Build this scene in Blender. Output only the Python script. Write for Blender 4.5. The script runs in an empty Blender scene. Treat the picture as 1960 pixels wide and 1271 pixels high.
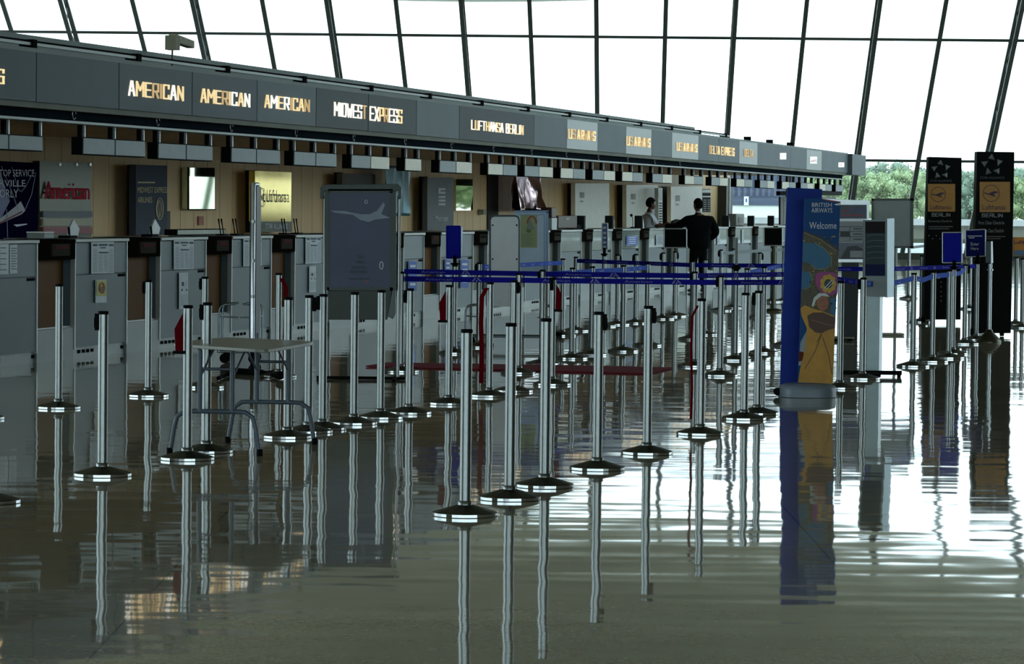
import bpy, bmesh, math, random
from mathutils import Vector, Matrix, noise
random.seed(7)
sc = bpy.context.scene
COL = sc.collection
# ------------------------------------------------------------------ camera
F = 6500.0; PCX = 980.0; PCY = 635.5; H = 1.63
PITCH = math.atan(239.2 / F); ROLL = 0.0105
_f = Vector((0, math.cos(PITCH), -math.sin(PITCH))); _r = Vector((1, 0, 0)); _u = _r.cross(_f)
R_ = _r * math.cos(ROLL) + _u * math.sin(ROLL)
U_ = -_r * math.sin(ROLL) + _u * math.cos(ROLL)
EYE = Vector((0, 0, H))
cd = bpy.data.cameras.new('camera'); cam = bpy.data.objects.new('camera', cd); COL.objects.link(cam)
cd.sensor_width = 36; cd.lens = F / 1960 * 36; cd.clip_start = 0.5; cd.clip_end = 2000
M = Matrix((R_, U_, -_f)).transposed().to_4x4(); M.translation = EYE
cam.matrix_world = M; sc.camera = cam
# ------------------------------------------------------------------ world and view
wd = bpy.data.worlds.new('world'); sc.world = wd; wd.use_nodes = True
wn = wd.node_tree.nodes; bg = wn['Background']
tc = wn.new('ShaderNodeTexCoord'); sep = wn.new('ShaderNodeSeparateXYZ'); rmp = wn.new('ShaderNodeValToRGB')
wd.node_tree.links.new(tc.outputs['Generated'], sep.inputs[0]); wd.node_tree.links.new(sep.outputs['Z'], rmp.inputs[0])
rmp.color_ramp.elements[0].position = 0.0; rmp.color_ramp.elements[0].color = (0.78, 0.96, 1.0, 1)
rmp.color_ramp.elements[1].position = 0.6; rmp.color_ramp.elements[1].color = (0.62, 0.86, 1.0, 1)
wd.node_tree.links.new(rmp.outputs[0], bg.inputs['Color']); bg.inputs['Strength'].default_value = 3.0
sc.view_settings.view_transform = 'Standard'; sc.view_settings.look = 'None'
sc.view_settings.exposure = 0.0; sc.view_settings.gamma = 1.0
try: sc.view_settings.use_curve_mapping = False
except Exception: pass
sc.cycles.max_bounces = 10; sc.cycles.glossy_bounces = 6; sc.cycles.transparent_max_bounces = 16
sc.cycles.sample_clamp_indirect = 12
# ------------------------------------------------------------------ photograph geometry
def ray(px, py): return (_f * F + R_ * (px - PCX) - U_ * (py - PCY))
def ground(px, py, z=0.0):
    d = ray(px, py); k = (z - H) / d.z; return EYE + d * k
def atY(px, py, Y):
    d = ray(px, py); return EYE + d * (Y / d.y)
def horizon(px): return PCY - (F * math.tan(PITCH)) + (px - PCX) * math.tan(ROLL)
_d = ray(2550, horizon(2550)); _d.z = 0; CU = _d.normalized()          # along the ticket counter
CN = Vector((-CU.y, CU.x, 0))                                           # behind the counter
CO = ground(0, 703); CO.z = 0
def W(s, t, z): return CO + CU * s + CN * t + Vector((0, 0, z))
def cp(px, py, t=0.0):
    d = ray(px, py); o = CO + CN * t
    k = (o - EYE).dot(CN) / d.dot(CN); p = EYE + d * k
    return (p - CO).dot(CU), p.z
def SX(px, t=0.0, py=450): return cp(px, py, t)[0]
# ------------------------------------------------------------------ materials
def lin(c):
    r = []
    for v in c[:3]:
        v = v / 255.0; r.append(v / 12.92 if v <= 0.04045 else ((v + 0.055) / 1.055) ** 2.4)
    return (r[0], r[1], r[2], 1)
MATS = {}
def mat(name, c, rough=0.6, metal=0.0, emit=0.0, noise_amt=0.0, scale=8.0, spec=0.5, coat=0.0, bump=0.0):
    if name in MATS: return MATS[name]
    m = bpy.data.materials.new(name); m.use_nodes = True; nt = m.node_tree; b = nt.nodes['Principled BSDF']
    col = lin(c); b.inputs['Base Color'].default_value = col
    b.inputs['Roughness'].default_value = rough; b.inputs['Metallic'].default_value = metal
    b.inputs['Specular IOR Level'].default_value = spec; b.inputs['Coat Weight'].default_value = coat
    if emit > 0:
        b.inputs['Emission Color'].default_value = col; b.inputs['Emission Strength'].default_value = emit
    amt = noise_amt if noise_amt > 0 else 0.05
    t = nt.nodes.new('ShaderNodeTexCoord'); n = nt.nodes.new('ShaderNodeTexNoise'); n.inputs['Scale'].default_value = scale
    n.inputs['Detail'].default_value = 4
    nt.links.new(t.outputs['Object'], n.inputs['Vector'])
    mr = nt.nodes.new('ShaderNodeMapRange'); mr.inputs['To Min'].default_value = 1 - amt; mr.inputs['To Max'].default_value = 1 + amt
    mr.inputs['From Min'].default_value = 0.3; mr.inputs['From Max'].default_value = 0.7
    nt.links.new(n.outputs['Fac'], mr.inputs['Value'])
    mx = nt.nodes.new('ShaderNodeVectorMath'); mx.operation = 'SCALE'; mx.inputs[0].default_value = col[:3]
    nt.links.new(mr.outputs['Result'], mx.inputs['Scale']); nt.links.new(mx.outputs['Vector'], b.inputs['Base Color'])
    if bump > 0:
        bp = nt.nodes.new('ShaderNodeBump'); bp.inputs['Strength'].default_value = 1.0; bp.inputs['Distance'].default_value = bump
        nt.links.new(n.outputs['Fac'], bp.inputs['Height']); nt.links.new(bp.outputs['Normal'], b.inputs['Normal'])
    MATS[name] = m; return m
def floor_material():
    m = bpy.data.materials.new('polished_terrazzo'); m.use_nodes = True; nt = m.node_tree; N = nt.nodes; L = nt.links
    b = N['Principled BSDF']; b.inputs['Roughness'].default_value = 0.04; b.inputs['IOR'].default_value = 1.52
    t = N.new('ShaderNodeTexCoord')
    sp = N.new('ShaderNodeTexVoronoi'); sp.inputs['Scale'].default_value = 60
    L.new(t.outputs['Object'], sp.inputs['Vector'])
    st = N.new('ShaderNodeTexNoise'); st.inputs['Scale'].default_value = 0.35; st.inputs['Detail'].default_value = 5
    L.new(t.outputs['Object'], st.inputs['Vector'])
    cr = N.new('ShaderNodeValToRGB'); cr.color_ramp.elements[0].position = .35; cr.color_ramp.elements[1].position = .65
    cr.color_ramp.elements[0].color = lin((166, 158, 136)); cr.color_ramp.elements[1].color = lin((190, 181, 158))
    L.new(st.outputs['Fac'], cr.inputs[0])
    hs = N.new('ShaderNodeMixRGB'); hs.blend_type = 'MULTIPLY'; hs.inputs[0].default_value = .35
    L.new(cr.outputs[0], hs.inputs[1]); L.new(sp.outputs['Color'], hs.inputs[2])
    # thin joints between the slabs
    br = N.new('ShaderNodeTexBrick'); br.inputs['Scale'].default_value = 1.0; br.inputs['Brick Width'].default_value = 1.5; br.inputs['Row Height'].default_value = 1.5
    br.offset = 0.0; br.inputs['Mortar Size'].default_value = 0.004
    br.inputs['Color1'].default_value = (1, 1, 1, 1); br.inputs['Color2'].default_value = (1, 1, 1, 1); br.inputs['Mortar'].default_value = (.35, .35, .35, 1)
    L.new(t.outputs['Object'], br.inputs['Vector'])
    mj = N.new('ShaderNodeMixRGB'); mj.blend_type = 'MULTIPLY'; mj.inputs[0].default_value = 1
    L.new(hs.outputs[0], mj.inputs[1]); L.new(br.outputs['Color'], mj.inputs[2]); L.new(mj.outputs[0], b.inputs['Base Color'])
    # gentle waviness of the ground surface
    mp = N.new('ShaderNodeMapping'); mp.inputs['Scale'].default_value = (1.5, 0.8, 1)
    L.new(t.outputs['Object'], mp.inputs['Vector'])
    n1 = N.new('ShaderNodeTexNoise'); n1.inputs['Scale'].default_value = 1.0; n1.inputs['Detail'].default_value = 2.0; n1.inputs['Roughness'].default_value = .45
    L.new(mp.outputs[0], n1.inputs['Vector'])
    b1 = N.new('ShaderNodeBump'); b1.inputs['Strength'].default_value = 1; b1.inputs['Distance'].default_value = 0.0046
    L.new(n1.outputs['Fac'], b1.inputs['Height'])
    mp2 = N.new('ShaderNodeMapping'); mp2.inputs['Scale'].default_value = (0.35, 2.6, 1); L.new(t.outputs['Object'], mp2.inputs['Vector'])
    n2 = N.new('ShaderNodeTexNoise'); n2.inputs['Scale'].default_value = 1.0; n2.inputs['Detail'].default_value = 1.0
    L.new(mp2.outputs[0], n2.inputs['Vector'])
    b2 = N.new('ShaderNodeBump'); b2.inputs['Strength'].default_value = 1; b2.inputs['Distance'].default_value = 0.002
    L.new(n2.outputs['Fac'], b2.inputs['Height']); L.new(b1.outputs['Normal'], b2.inputs['Normal'])
    L.new(b2.outputs['Normal'], b.inputs['Normal'])
    return m
def wood_material(name, c1, c2, along):
    m = bpy.data.materials.new(name); m.use_nodes = True; nt = m.node_tree; N = nt.nodes; L = nt.links
    b = N['Principled BSDF']; b.inputs['Roughness'].default_value = 0.5
    t = N.new('ShaderNodeTexCoord'); mp = N.new('ShaderNodeMapping')
    mp.inputs['Scale'].default_value = along; L.new(t.outputs['Object'], mp.inputs['Vector'])
    n = N.new('ShaderNodeTexNoise'); n.inputs['Scale'].default_value = 1.0; n.inputs['Detail'].default_value = 6; L.new(mp.outputs[0], n.inputs['Vector'])
    cr = N.new('ShaderNodeValToRGB'); cr.color_ramp.elements[0].position = .3; cr.color_ramp.elements[1].position = .7
    cr.color_ramp.elements[0].color = lin(c1); cr.color_ramp.elements[1].color = lin(c2)
    L.new(n.outputs['Fac'], cr.inputs[0]); L.new(cr.outputs[0], b.inputs['Base Color'])
    MATS[name] = m; return m
def glass_material():
    m = bpy.data.materials.new('window_glass'); m.use_nodes = True; nt = m.node_tree; N = nt.nodes; L = nt.links
    N.remove(N['Principled BSDF']); out = N['Material Output']
    tr = N.new('ShaderNodeBsdfTransparent'); tr.inputs[0].default_value = (.97, .99, .985, 1)
    gl = N.new('ShaderNodeBsdfGlossy'); gl.inputs['Roughness'].default_value = .02
    fr = N.new('ShaderNodeFresnel'); fr.inputs['IOR'].default_value = 1.3
    mx = N.new('ShaderNodeMixShader'); L.new(fr.outputs[0], mx.inputs[0]); L.new(tr.outputs[0], mx.inputs[1]); L.new(gl.outputs[0], mx.inputs[2])
    L.new(mx.outputs[0], out.inputs['Surface']); return m
# ------------------------------------------------------------------ mesh helpers
class MB:
    def __init__(s): s.v = []; s.f = []; s.m = []; s.mats = []; s.smooth = []
    def mi(s, m):
        if m not in s.mats: s.mats.append(m)
        return s.mats.index(m)
    def poly(s, pts, m, smooth=False):
        i = len(s.v); s.v += [Vector(p) for p in pts]; s.f.append(list(range(i, i + len(pts)))); s.m.append(s.mi(m)); s.smooth.append(smooth)
    def prism(s, pts, off, m):
        """extrude the polygon pts by the vector off"""
        i = len(s.v); n = len(pts); a = [Vector(p) for p in pts]; s.v += a + [p + off for p in a]; k = s.mi(m)
        s.f.append(list(range(i, i + n))); s.f.append([i + n + j for j in reversed(range(n))])
        for j in range(n): s.f.append([i + j, i + n + j, i + n + (j + 1) % n, i + (j + 1) % n])
        s.m += [k] * (n + 2); s.smooth += [False] * (n + 2)
    def hexa(s, p, m):
        """8 corners: 0-3 bottom loop, 4-7 top loop"""
        i = len(s.v); s.v += [Vector(q) for q in p]; k = s.mi(m)
        for f in ((0, 3, 2, 1), (4, 5, 6, 7), (0, 1, 5, 4), (1, 2, 6, 5), (2, 3, 7, 6), (3, 0, 4, 7)): s.f.append([i + j for j in f])
        s.m += [k] * 6; s.smooth += [False] * 6
    def box(s, a, b, m):
        x0, y0, z0 = a; x1, y1, z1 = b
        s.hexa([(x0, y0, z0), (x1, y0, z0), (x1, y1, z0), (x0, y1, z0), (x0, y0, z1), (x1, y0, z1), (x1, y1, z1), (x0, y1, z1)], m)
    def stz(s, s0, s1, t0, t1, z0, z1, m):
        s.hexa([W(s0, t0, z0), W(s1, t0, z0), W(s1, t1, z0), W(s0, t1, z0), W(s0, t0, z1), W(s1, t0, z1), W(s1, t1, z1), W(s0, t1, z1)], m)
    def tube(s, pts, r, m, n=10, caps=True, closed=False):
        pts = [Vector(p) for p in pts]; k = s.mi(m); rings = []; up = None
        rr = r if isinstance(r, (list, tuple)) else [r] * len(pts)
        for j, p in enumerate(pts):
            if closed: d = pts[(j + 1) % len(pts)] - pts[j - 1]
            else: d = (pts[min(j + 1, len(pts) - 1)] - pts[max(j - 1, 0)])
            d.normalize()
            if up is None:
                up = Vector((0, 0, 1)) if abs(d.z) < .9 else Vector((1, 0, 0))
            a = (up - d * up.dot(d)).normalized(); up = a; b = d.cross(a)
            i = len(s.v)
            for q in range(n):
                an = 2 * math.pi * q / n; s.v.append(p + (a * math.cos(an) + b * math.sin(an)) * rr[j])
            rings.append(i)
        m_ = len(rings)
        for j in range(m_ if closed else m_ - 1):
            A = rings[j]; B = rings[(j + 1) % m_]
            for q in range(n):
                s.f.append([A + q, A + (q + 1) % n, B + (q + 1) % n, B + q]); s.m.append(k); s.smooth.append(True)
        if caps and not closed:
            s.poly([s.v[rings[0] + q] for q in reversed(range(n))], m); s.poly([s.v[rings[-1] + q] for q in range(n)], m)
    def lathe(s, prof, c, m, n=24, smooth=True):
        c = Vector(c); k = s.mi(m); rings = []
        for (r, z) in prof:
            i = len(s.v)
            for q in range(n):
                an = 2 * math.pi * q / n; s.v.append(c + Vector((r * math.cos(an), r * math.sin(an), z)))
            rings.append(i)
        for A, B in zip(rings, rings[1:]):
            for q in range(n):
                s.f.append([A + q, A + (q + 1) % n, B + (q + 1) % n, B + q]); s.m.append(k); s.smooth.append(smooth)
        s.poly([s.v[rings[0] + q] for q in reversed(range(n))], m); s.poly([s.v[rings[-1] + q] for q in range(n)], m)
    def ball(s, c, r, m, n=10, k=8, sc_=(1, 1, 1)):
        c = Vector(c); mi = s.mi(m); i0 = len(s.v)
        for a in range(1, k):
            th = math.pi * a / k
            for b in range(n):
                ph = 2 * math.pi * b / n
                s.v.append(c + Vector((math.sin(th) * math.cos(ph) * sc_[0], math.sin(th) * math.sin(ph) * sc_[1], math.cos(th) * sc_[2])) * r)
        t = len(s.v); s.v.append(c + Vector((0, 0, r * sc_[2]))); s.v.append(c - Vector((0, 0, r * sc_[2])))
        for a in range(k - 2):
            for b in range(n):
                s.f.append([i0 + a * n + b, i0 + (a + 1) * n + b, i0 + (a + 1) * n + (b + 1) % n, i0 + a * n + (b + 1) % n]); s.m.append(mi); s.smooth.append(True)
        for b in range(n):
            s.f.append([t, i0 + b, i0 + (b + 1) % n]); s.m.append(mi); s.smooth.append(True)
            s.f.append([t + 1, i0 + (k - 2) * n + (b + 1) % n, i0 + (k - 2) * n + b]); s.m.append(mi); s.smooth.append(True)
LOC = {}
def rootloc(o):
    while o is not None:
        if o.name in LOC: return LOC[o.name]
        o = o.parent
    return Vector((0, 0, 0))
def build(name, mb, parent=None, loc=None, label=None, bevel=0.0, fixn=False):
    """link the collected geometry (world coordinates) as ONE mesh object"""
    me = bpy.data.meshes.new(name)
    o = bpy.data.objects.new(name, me); COL.objects.link(o)
    if parent is not None: off = rootloc(parent); o.parent = parent
    else:
        off = Vector(loc) if loc is not None else Vector((0, 0, 0)); o.location = off; LOC[o.name] = off
    me.from_pydata([tuple(v - off) for v in mb.v], [], mb.f)
    for m in mb.mats: me.materials.append(m)
    me.polygons.foreach_set('material_index', mb.m); me.polygons.foreach_set('use_smooth', mb.smooth)
    if fixn:
        bm = bmesh.new(); bm.from_mesh(me); bmesh.ops.recalc_face_normals(bm, faces=bm.faces); bm.to_mesh(me); bm.free()
    me.update()
    if bevel > 0:
        bv = o.modifiers.new('bevel', 'BEVEL'); bv.width = bevel; bv.segments = 2; bv.limit_method = 'ANGLE'
    if label: o['label'] = label
    return o
def tag(o, label, cat=None, group=None, kind=None):
    if label: o['label'] = label
    if cat: o['category'] = cat
    if group: o['group'] = group
    if kind: o['kind'] = kind
    return o
def thing(name, loc, label, cat, group=None):
    o = bpy.data.objects.new(name, None); COL.objects.link(o); o.location = loc; LOC[o.name] = Vector(loc)
    o.empty_display_size = .2
    return tag(o, label, cat, group)
def struct(name, mb, **k):
    o = build(name, mb, **k)
    if k.get('parent') is None: o['kind'] = 'structure'
    return o
def centroid(mb): 
    c = Vector((0, 0, 0))
    for v in mb.v: c += v
    return c / max(1, len(mb.v))
# ------------------------------------------------------------------ lettering
GLY = {'A': [[(0, 0), (.4, 1), (.6, 1), (1, 0)], [(.18, .33), (.82, .33)]], 'B': [[(0, 0), (0, 1), (.85, 1), (.9, .9), (.9, .55), (0, .52)], [(.9, .52), (1, .45), (1, .08), (.9, 0), (0, 0)]],
 'C': [[(1, .75), (1, 1), (0, 1), (0, 0), (1, 0), (1, .25)]], 'D': [[(0, 0), (0, 1), (.85, 1), (1, .85), (1, .15), (.85, 0), (0, 0)]],
 'E': [[(1, 1), (0, 1), (0, 0), (1, 0)], [(0, .5), (.9, .5)]], 'F': [[(1, 1), (0, 1), (0, 0)], [(0, .48), (.85, .48)]],
 'H': [[(0, 0), (0, 1)], [(1, 0), (1, 1)], [(0, .5), (1, .5)]], 'I': [[(.5, 0), (.5, 1)]], 'L': [[(0, 1), (0, 0), (1, 0)]],
 'M': [[(0, 0), (0, 1), (.5, .42), (1, 1), (1, 0)]], 'N': [[(0, 0), (0, 1), (1, 0), (1, 1)]], 'O': [[(0, 0), (0, 1), (1, 1), (1, 0), (0, 0)]],
 'P': [[(0, 0), (0, 1), (1, 1), (1, .42), (0, .42)]], 'R': [[(0, 0), (0, 1), (1, 1), (1, .45), (0, .45)], [(.55, .45), (1, 0)]],
 'S': [[(1, .78), (1, 1), (0, 1), (0, .5), (1, .5), (1, 0), (0, 0), (0, .22)]], 'T': [[(0, 1), (1, 1)], [(.5, 1), (.5, 0)]],
 'U': [[(0, 1), (0, 0), (1, 0), (1, 1)]], 'W': [[(0, 1), (.22, 0), (.5, .62), (.78, 0), (1, 1)]], 'X': [[(0, 0), (1, 1)], [(0, 1), (1, 0)]],
 'Y': [[(0, 1), (.5, .45), (1, 1)], [(.5, .45), (.5, 0)]]}
def block_text(mb, txt, o, ux, uz, width, height, depth, mats, w=.095):
    """square signage letters; o = lower left corner, ux/uz unit vectors, depth = offset vector"""
    wid = {'I': .18, ' ': .45, 'M': 1.25, 'W': 1.3}
    tot = sum(wid.get(c, 1.0) for c in txt) + .46 * (len(txt) - 1); g = width / tot; x = 0
    sx_ = g
    for j, c in enumerate(txt):
        cw = wid.get(c, 1.0)
        for pl in GLY.get(c, []):
            for (x0, y0), (x1, y1) in zip(pl, pl[1:]):
                hw = w * height / 2
                p0 = Vector((x * sx_ + x0 * cw * sx_, y0 * (height - 2 * hw) + hw)); p1 = Vector((x * sx_ + x1 * cw * sx_, y1 * (height - 2 * hw) + hw))
                d = (p1 - p0); 
                if d.length < 1e-6: continue
                d.normalize(); n = Vector((-d.y, d.x)) * hw; p0 = p0 - d * hw * .9; p1 = p1 + d * hw * .9
                q = [p0 - n, p1 - n, p1 + n, p0 + n]
                mb.prism([o + ux * a.x + uz * a.y for a in q], depth, mats[j % len(mats)])
        x += cw + .46
_tc = {}
def text_faces(txt):
    if txt in _tc: return _tc[txt]
    cu = bpy.data.curves.new('t', 'FONT'); cu.body = txt; cu.align_x = 'LEFT'; cu.resolution_u = 2; cu.space_line = .9
    ob = bpy.data.objects.new('t', cu); COL.objects.link(ob)
    dg = bpy.context.evaluated_depsgraph_get(); me = bpy.data.meshes.new_from_object(ob.evaluated_get(dg))
    vs = [v.co.copy() for v in me.vertices]; fs = [list(p.vertices) for p in me.polygons]
    bpy.data.objects.remove(ob); bpy.data.curves.remove(cu); bpy.data.meshes.remove(me)
    x0 = min(v.x for v in vs); x1 = max(v.x for v in vs); y0 = min(v.y for v in vs); y1 = max(v.y for v in vs)
    vs = [((v.x - x0) / (x1 - x0), (v.y - y0) / (y1 - y0)) for v in vs]
    _tc[txt] = (vs, fs); return _tc[txt]
def text(mb, txt, o, ux, uz, w, h, m):
    """flat lettering filling the w x h box whose lower left corner is o"""
    vs, fs = text_faces(txt); i = len(mb.v); mb.v += [o + ux * (x * w) + uz * (y * h) for x, y in vs]; k = mb.mi(m)
    for f in fs: mb.f.append([i + j for j in f]); mb.m.append(k); mb.smooth.append(False)
UZ = Vector((0, 0, 1)); UX = Vector((1, 0, 0)); UY = Vector((0, 1, 0))
class YP:
    """a sign face standing across the view at distance Y: places marks on it by where they sit on the sign"""
    def __init__(s, Y, eps=0.004): s.Y = Y; s.e = eps
    def p(s, x, y, k=1): q = atY(x, y, s.Y); q.y = s.Y - s.e * k; return q
    def rect(s, mb, x0, y0, x1, y1, m, k=1): mb.poly([s.p(x0, y1, k), s.p(x1, y1, k), s.p(x1, y0, k), s.p(x0, y0, k)], m)
    def poly(s, mb, pts, m, k=1): mb.poly([s.p(x, y, k) for x, y in pts], m)
    def slab(s, mb, pts, th, m): mb.prism([s.p(x, y, 0) for x, y in pts], Vector((0, th, 0)), m)
    def text(s, mb, txt, x0, y0, x1, y1, m, k=2):
        a = s.p(x0, y1, k); b = s.p(x1, y1, k); c = s.p(x0, y0, k); text(mb, txt, a, (b - a).normalized(), (c - a).normalized(), (b - a).length, (c - a).length, m)
    def disc(s, mb, cx, cy, rx, ry, m, k=1, n=24): s.poly(mb, [(cx + rx * math.cos(2 * math.pi * i / n), cy - ry * math.sin(2 * math.pi * i / n)) for i in range(n)], m, k)
    def ring(s, mb, cx, cy, rx, ry, w, m, k=2, n=28, a0=0, a1=2 * math.pi):
        for i in range(n):
            a = a0 + (a1 - a0) * i / n; b = a0 + (a1 - a0) * (i + 1) / n
            s.poly(mb, [(cx + rx * math.cos(a), cy - ry * math.sin(a)), (cx + rx * math.cos(b), cy - ry * math.sin(b)), (cx + (rx - w) * math.cos(b), cy - (ry - w) * math.sin(b)), (cx + (rx - w) * math.cos(a), cy - (ry - w) * math.sin(a))], m, k)
    def line(s, mb, pts, w, m, k=2):
        for (x0, y0), (x1, y1) in zip(pts, pts[1:]):
            d = math.hypot(x1 - x0, y1 - y0) or 1; nx = -(y1 - y0) / d * w / 2; ny = (x1 - x0) / d * w / 2
            s.poly(mb, [(x0 + nx, y0 + ny), (x1 + nx, y1 + ny), (x1 - nx, y1 - ny), (x0 - nx, y0 - ny)], m, k)
class CP(YP):
    """the same for a face parallel to the counter, at offset t"""
    def __init__(s, t, eps=0.006): s.t = t; s.e = eps
    def p(s, x, y, k=1): a, z = cp(x, y, s.t); return W(a, s.t - s.e * k, z)
    def slab(s, mb, pts, th, m): mb.prism([s.p(x, y, 0) for x, y in pts], CN * th, m)
# shared materials
STEEL = mat('brushed_steel', (138, 142, 142), .3, 1.0, noise_amt=.06, scale=30)
CHROME = mat('chrome', (205, 208, 210), .12, 1.0)
DSTEEL = mat('dark_steel', (84, 82, 70), .38, 1.0)
BLACK = mat('black_plastic', (15, 16, 17), .7, spec=.05)
DARK = mat('dark_void', (14, 13, 11), .9, spec=.05)
WHITE = mat('white_paint', (225, 228, 226), .5)
PAPER = mat('white_paper', (215, 222, 228), .7)
INK = mat('grey_ink', (90, 100, 112), .8)
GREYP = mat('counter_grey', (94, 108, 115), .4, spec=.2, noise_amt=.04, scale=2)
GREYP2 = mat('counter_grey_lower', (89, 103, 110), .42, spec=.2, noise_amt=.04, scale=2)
ALU = mat('aluminium', (185, 190, 192), .35, 1.0)
BLUE = mat('belt_blue', (24, 26, 150), .85, spec=.12)
LBLUE = mat('belt_light_blue', (78, 108, 210), .85, spec=.12)
RED = mat('belt_red', (96, 8, 18), .9, spec=.05)
MUL = mat('mullion_dark', (52, 58, 54), .5)
GLASS = glass_material()
# ================================================================== THE SETTING
ROOFZ = lambda X: 8.62 + 0.005 * (X + 1.9) ** 2
XL, XR = -30.0, 26.0
nw = ray(1180, horizon(1180)); nw.z = 0; nw.normalize()
WO = Vector((0, 115, 0)); WT = Vector((nw.y, -nw.x, 0))      # along the far wall, towards +X
def WP(px, py, back=0.0):
    d = ray(px, py); k = (WO + nw * back - EYE).dot(nw) / d.dot(nw); return EYE + d * k
def wa(p): return (p - WO).dot(WT)
def WQ(a, z, back=0.0): q = WO + WT * a + nw * back; q.z = z; return q
mb = MB(); mb.poly([(XL, -16, 0), (XR + 2, -16, 0), (XR + 2, 112, 0), (XR + 2, WQ(27, 0).y, 0), WQ(-31, 0)], floor_material())
fl = struct('floor', mb)
ceil_m = mat('concrete_soffit', (222, 216, 196), .85, noise_amt=.12, scale=.25)
mb = MB(); nx = 28
for i in range(nx):
    xa = XL - 1 + (XR - XL + 3) * i / nx; xb = XL - 1 + (XR - XL + 3) * (i + 1) / nx
    mb.hexa([(xa, -16, ROOFZ(xa)), (xb, -16, ROOFZ(xb)), (xb, 116.5, ROOFZ(xb)), (xa, 116.5, ROOFZ(xa)),
             (xa, -16, ROOFZ(xa) + .5), (xb, -16, ROOFZ(xb) + .5), (xb, 116.5, ROOFZ(xb) + .5), (xa, 116.5, ROOFZ(xa) + .5)], ceil_m)
struct('ceiling', mb)
wall_m = mat('dark_concrete_wall', (120, 112, 98), .85)
mb = MB(); mb.box((XL, -16.4, 0), (XR, -16, .5), wall_m); struct('wall_back', mb)
for i in range(9):
    x = XL + i * (XR - XL) / 8; mb = MB(); mb.box((x - .1, -16.3, .5), (x + .1, -16.1, 13), MUL); struct('trim_%d' % (200 + i), mb)
    if i < 8: mb = MB(); mb.poly([(x + .1, -16.2, .5), (x + 6.9, -16.2, .5), (x + 6.9, -16.2, 13), (x + .1, -16.2, 13)], GLASS); struct('window_%d' % (200 + i), mb)
for nm, X0, X1 in (('wall_left', XL - .4, XL), ('wall_right', XR, XR + .4)):
    ys = 10 if nm == 'wall_left' else 40
    mb = MB()
    if ys > 0: mb.box((X0, -16, 0), (X1, ys, 13), wall_m)  # unseen near stretch closed solid to keep daylight off the counters
    mb.box((X0, ys, 0), (X1, 113, .5), wall_m); struct(nm, mb)
# far window wall: mullions fan out upwards, every second one a truss
VPX, VPY = 1172, 3650
mull = [(-205, 0), (-100, 1), (25, 0), (145, 1), (270, 0), (390, 1), (514, 0), (640, 1), (765, 0), (890, 1), (1016, 0), (1142, 1), (1273, 0), (1403, 1), (1538, 0), (1671, 1), (1800, 0), (1938, 1), (2075, 0), (2215, 1)]
def mline(x71, z):
    """position along the far wall of a mullion at height z"""
    py = horizon(x71) - (z - H) / 115 * F
    px = x71 + (VPX - x71) * (py - 71) / (VPY - 71); return wa(WP(px, py))
z2 = WP(1200, 71).z; z1 = WP(1850, 309).z
nt_ = 0; nwn = 0; tops = 11.6
for i, (x, truss) in enumerate(mull):
    mb = MB(); w = .075
    zt = ROOFZ(WQ(mline(x, 8), 0).x) + .1
    def chord(back, dz, w=w, zt=zt):
        a0, a1 = mline(x, 0.0), mline(x, zt)
        mb.hexa([WQ(a0 - w, 0, back), WQ(a0 + w, 0, back), WQ(a0 + w, 0, back + dz), WQ(a0 - w, 0, back + dz),
                 WQ(a1 - w, zt, back), WQ(a1 + w, zt, back), WQ(a1 + w, zt, back + dz), WQ(a1 - w, zt, back + dz)], MUL)
    chord(0, .16)
    if truss:
        chord(-1.3, .14)
        k = 0; z = .3
        while z < zt - .8:
            a = WQ(mline(x, z), z, -1.2 if k % 2 else 0.05); b = WQ(mline(x, z + .8), z + .8, 0.05 if k % 2 else -1.2)
            mb.tube([a, b], .022, MUL, n=6); z += .8; k += 1
    nt_ += 1; struct('trim_%d' % nt_, mb, label=None)
a0, a1 = mline(mull[0][0], 3), mline(mull[-1][0], 3)
for z in (z1, z2):
    mb = MB(); mb.hexa([WQ(a0, z - .045, -.02), WQ(a1, z - .045, -.02), WQ(a1, z - .045, .14), WQ(a0, z - .045, .14), WQ(a0, z + .045, -.02), WQ(a1, z + .045, -.02), WQ(a1, z + .045, .14), WQ(a0, z + .045, .14)], MUL)
    nt_ += 1; struct('trim_%d' % nt_, mb)
mb = MB(); mb.hexa([WQ(a0, 0, -.05), WQ(a1, 0, -.05), WQ(a1, 0, .3), WQ(a0, 0, .3), WQ(a0, .22, -.05), WQ(a1, .22, -.05), WQ(a1, .22, .3), WQ(a0, .22, .3)], MUL)
struct('baseboard_back', mb)
for (xa, _), (xb, _) in zip(mull, mull[1:]):
    mb = MB(); zt = 12
    for za, zb in ((.22, z1), (z1, z2), (z2, 12.5)):
        mb.poly([WQ(mline(xa, za), za, .08), WQ(mline(xb, za), za, .08), WQ(mline(xb, zb), zb, .08), WQ(mline(xa, zb), zb, .08)], GLASS)
    nwn += 1; struct('window_%d' % nwn, mb)
# side glazing of the hall
for X in (XL - .2, XR + .2):
    y = 10.0 if X < 0 else 42.0
    y00 = y
    while y < 112:
        mb = MB(); mb.box((X - .1, y - .09, .5), (X + .1, y + .09, 12), MUL); nt_ += 1; struct('trim_%d' % nt_, mb)
        mb = MB(); mb.poly([(X, y + .09, .5), (X, y + 6.9, .5), (X, y + 6.9, 12.5), (X, y + .09, 12.5)], GLASS); nwn += 1; struct('window_%d' % nwn, mb)
        y += 7
    for z in (z1, z2):
        mb = MB(); mb.box((X - .06, y00, z - .05), (X + .06, 112, z + .05), MUL); nt_ += 1; struct('trim_%d' % nt_, mb)
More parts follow.
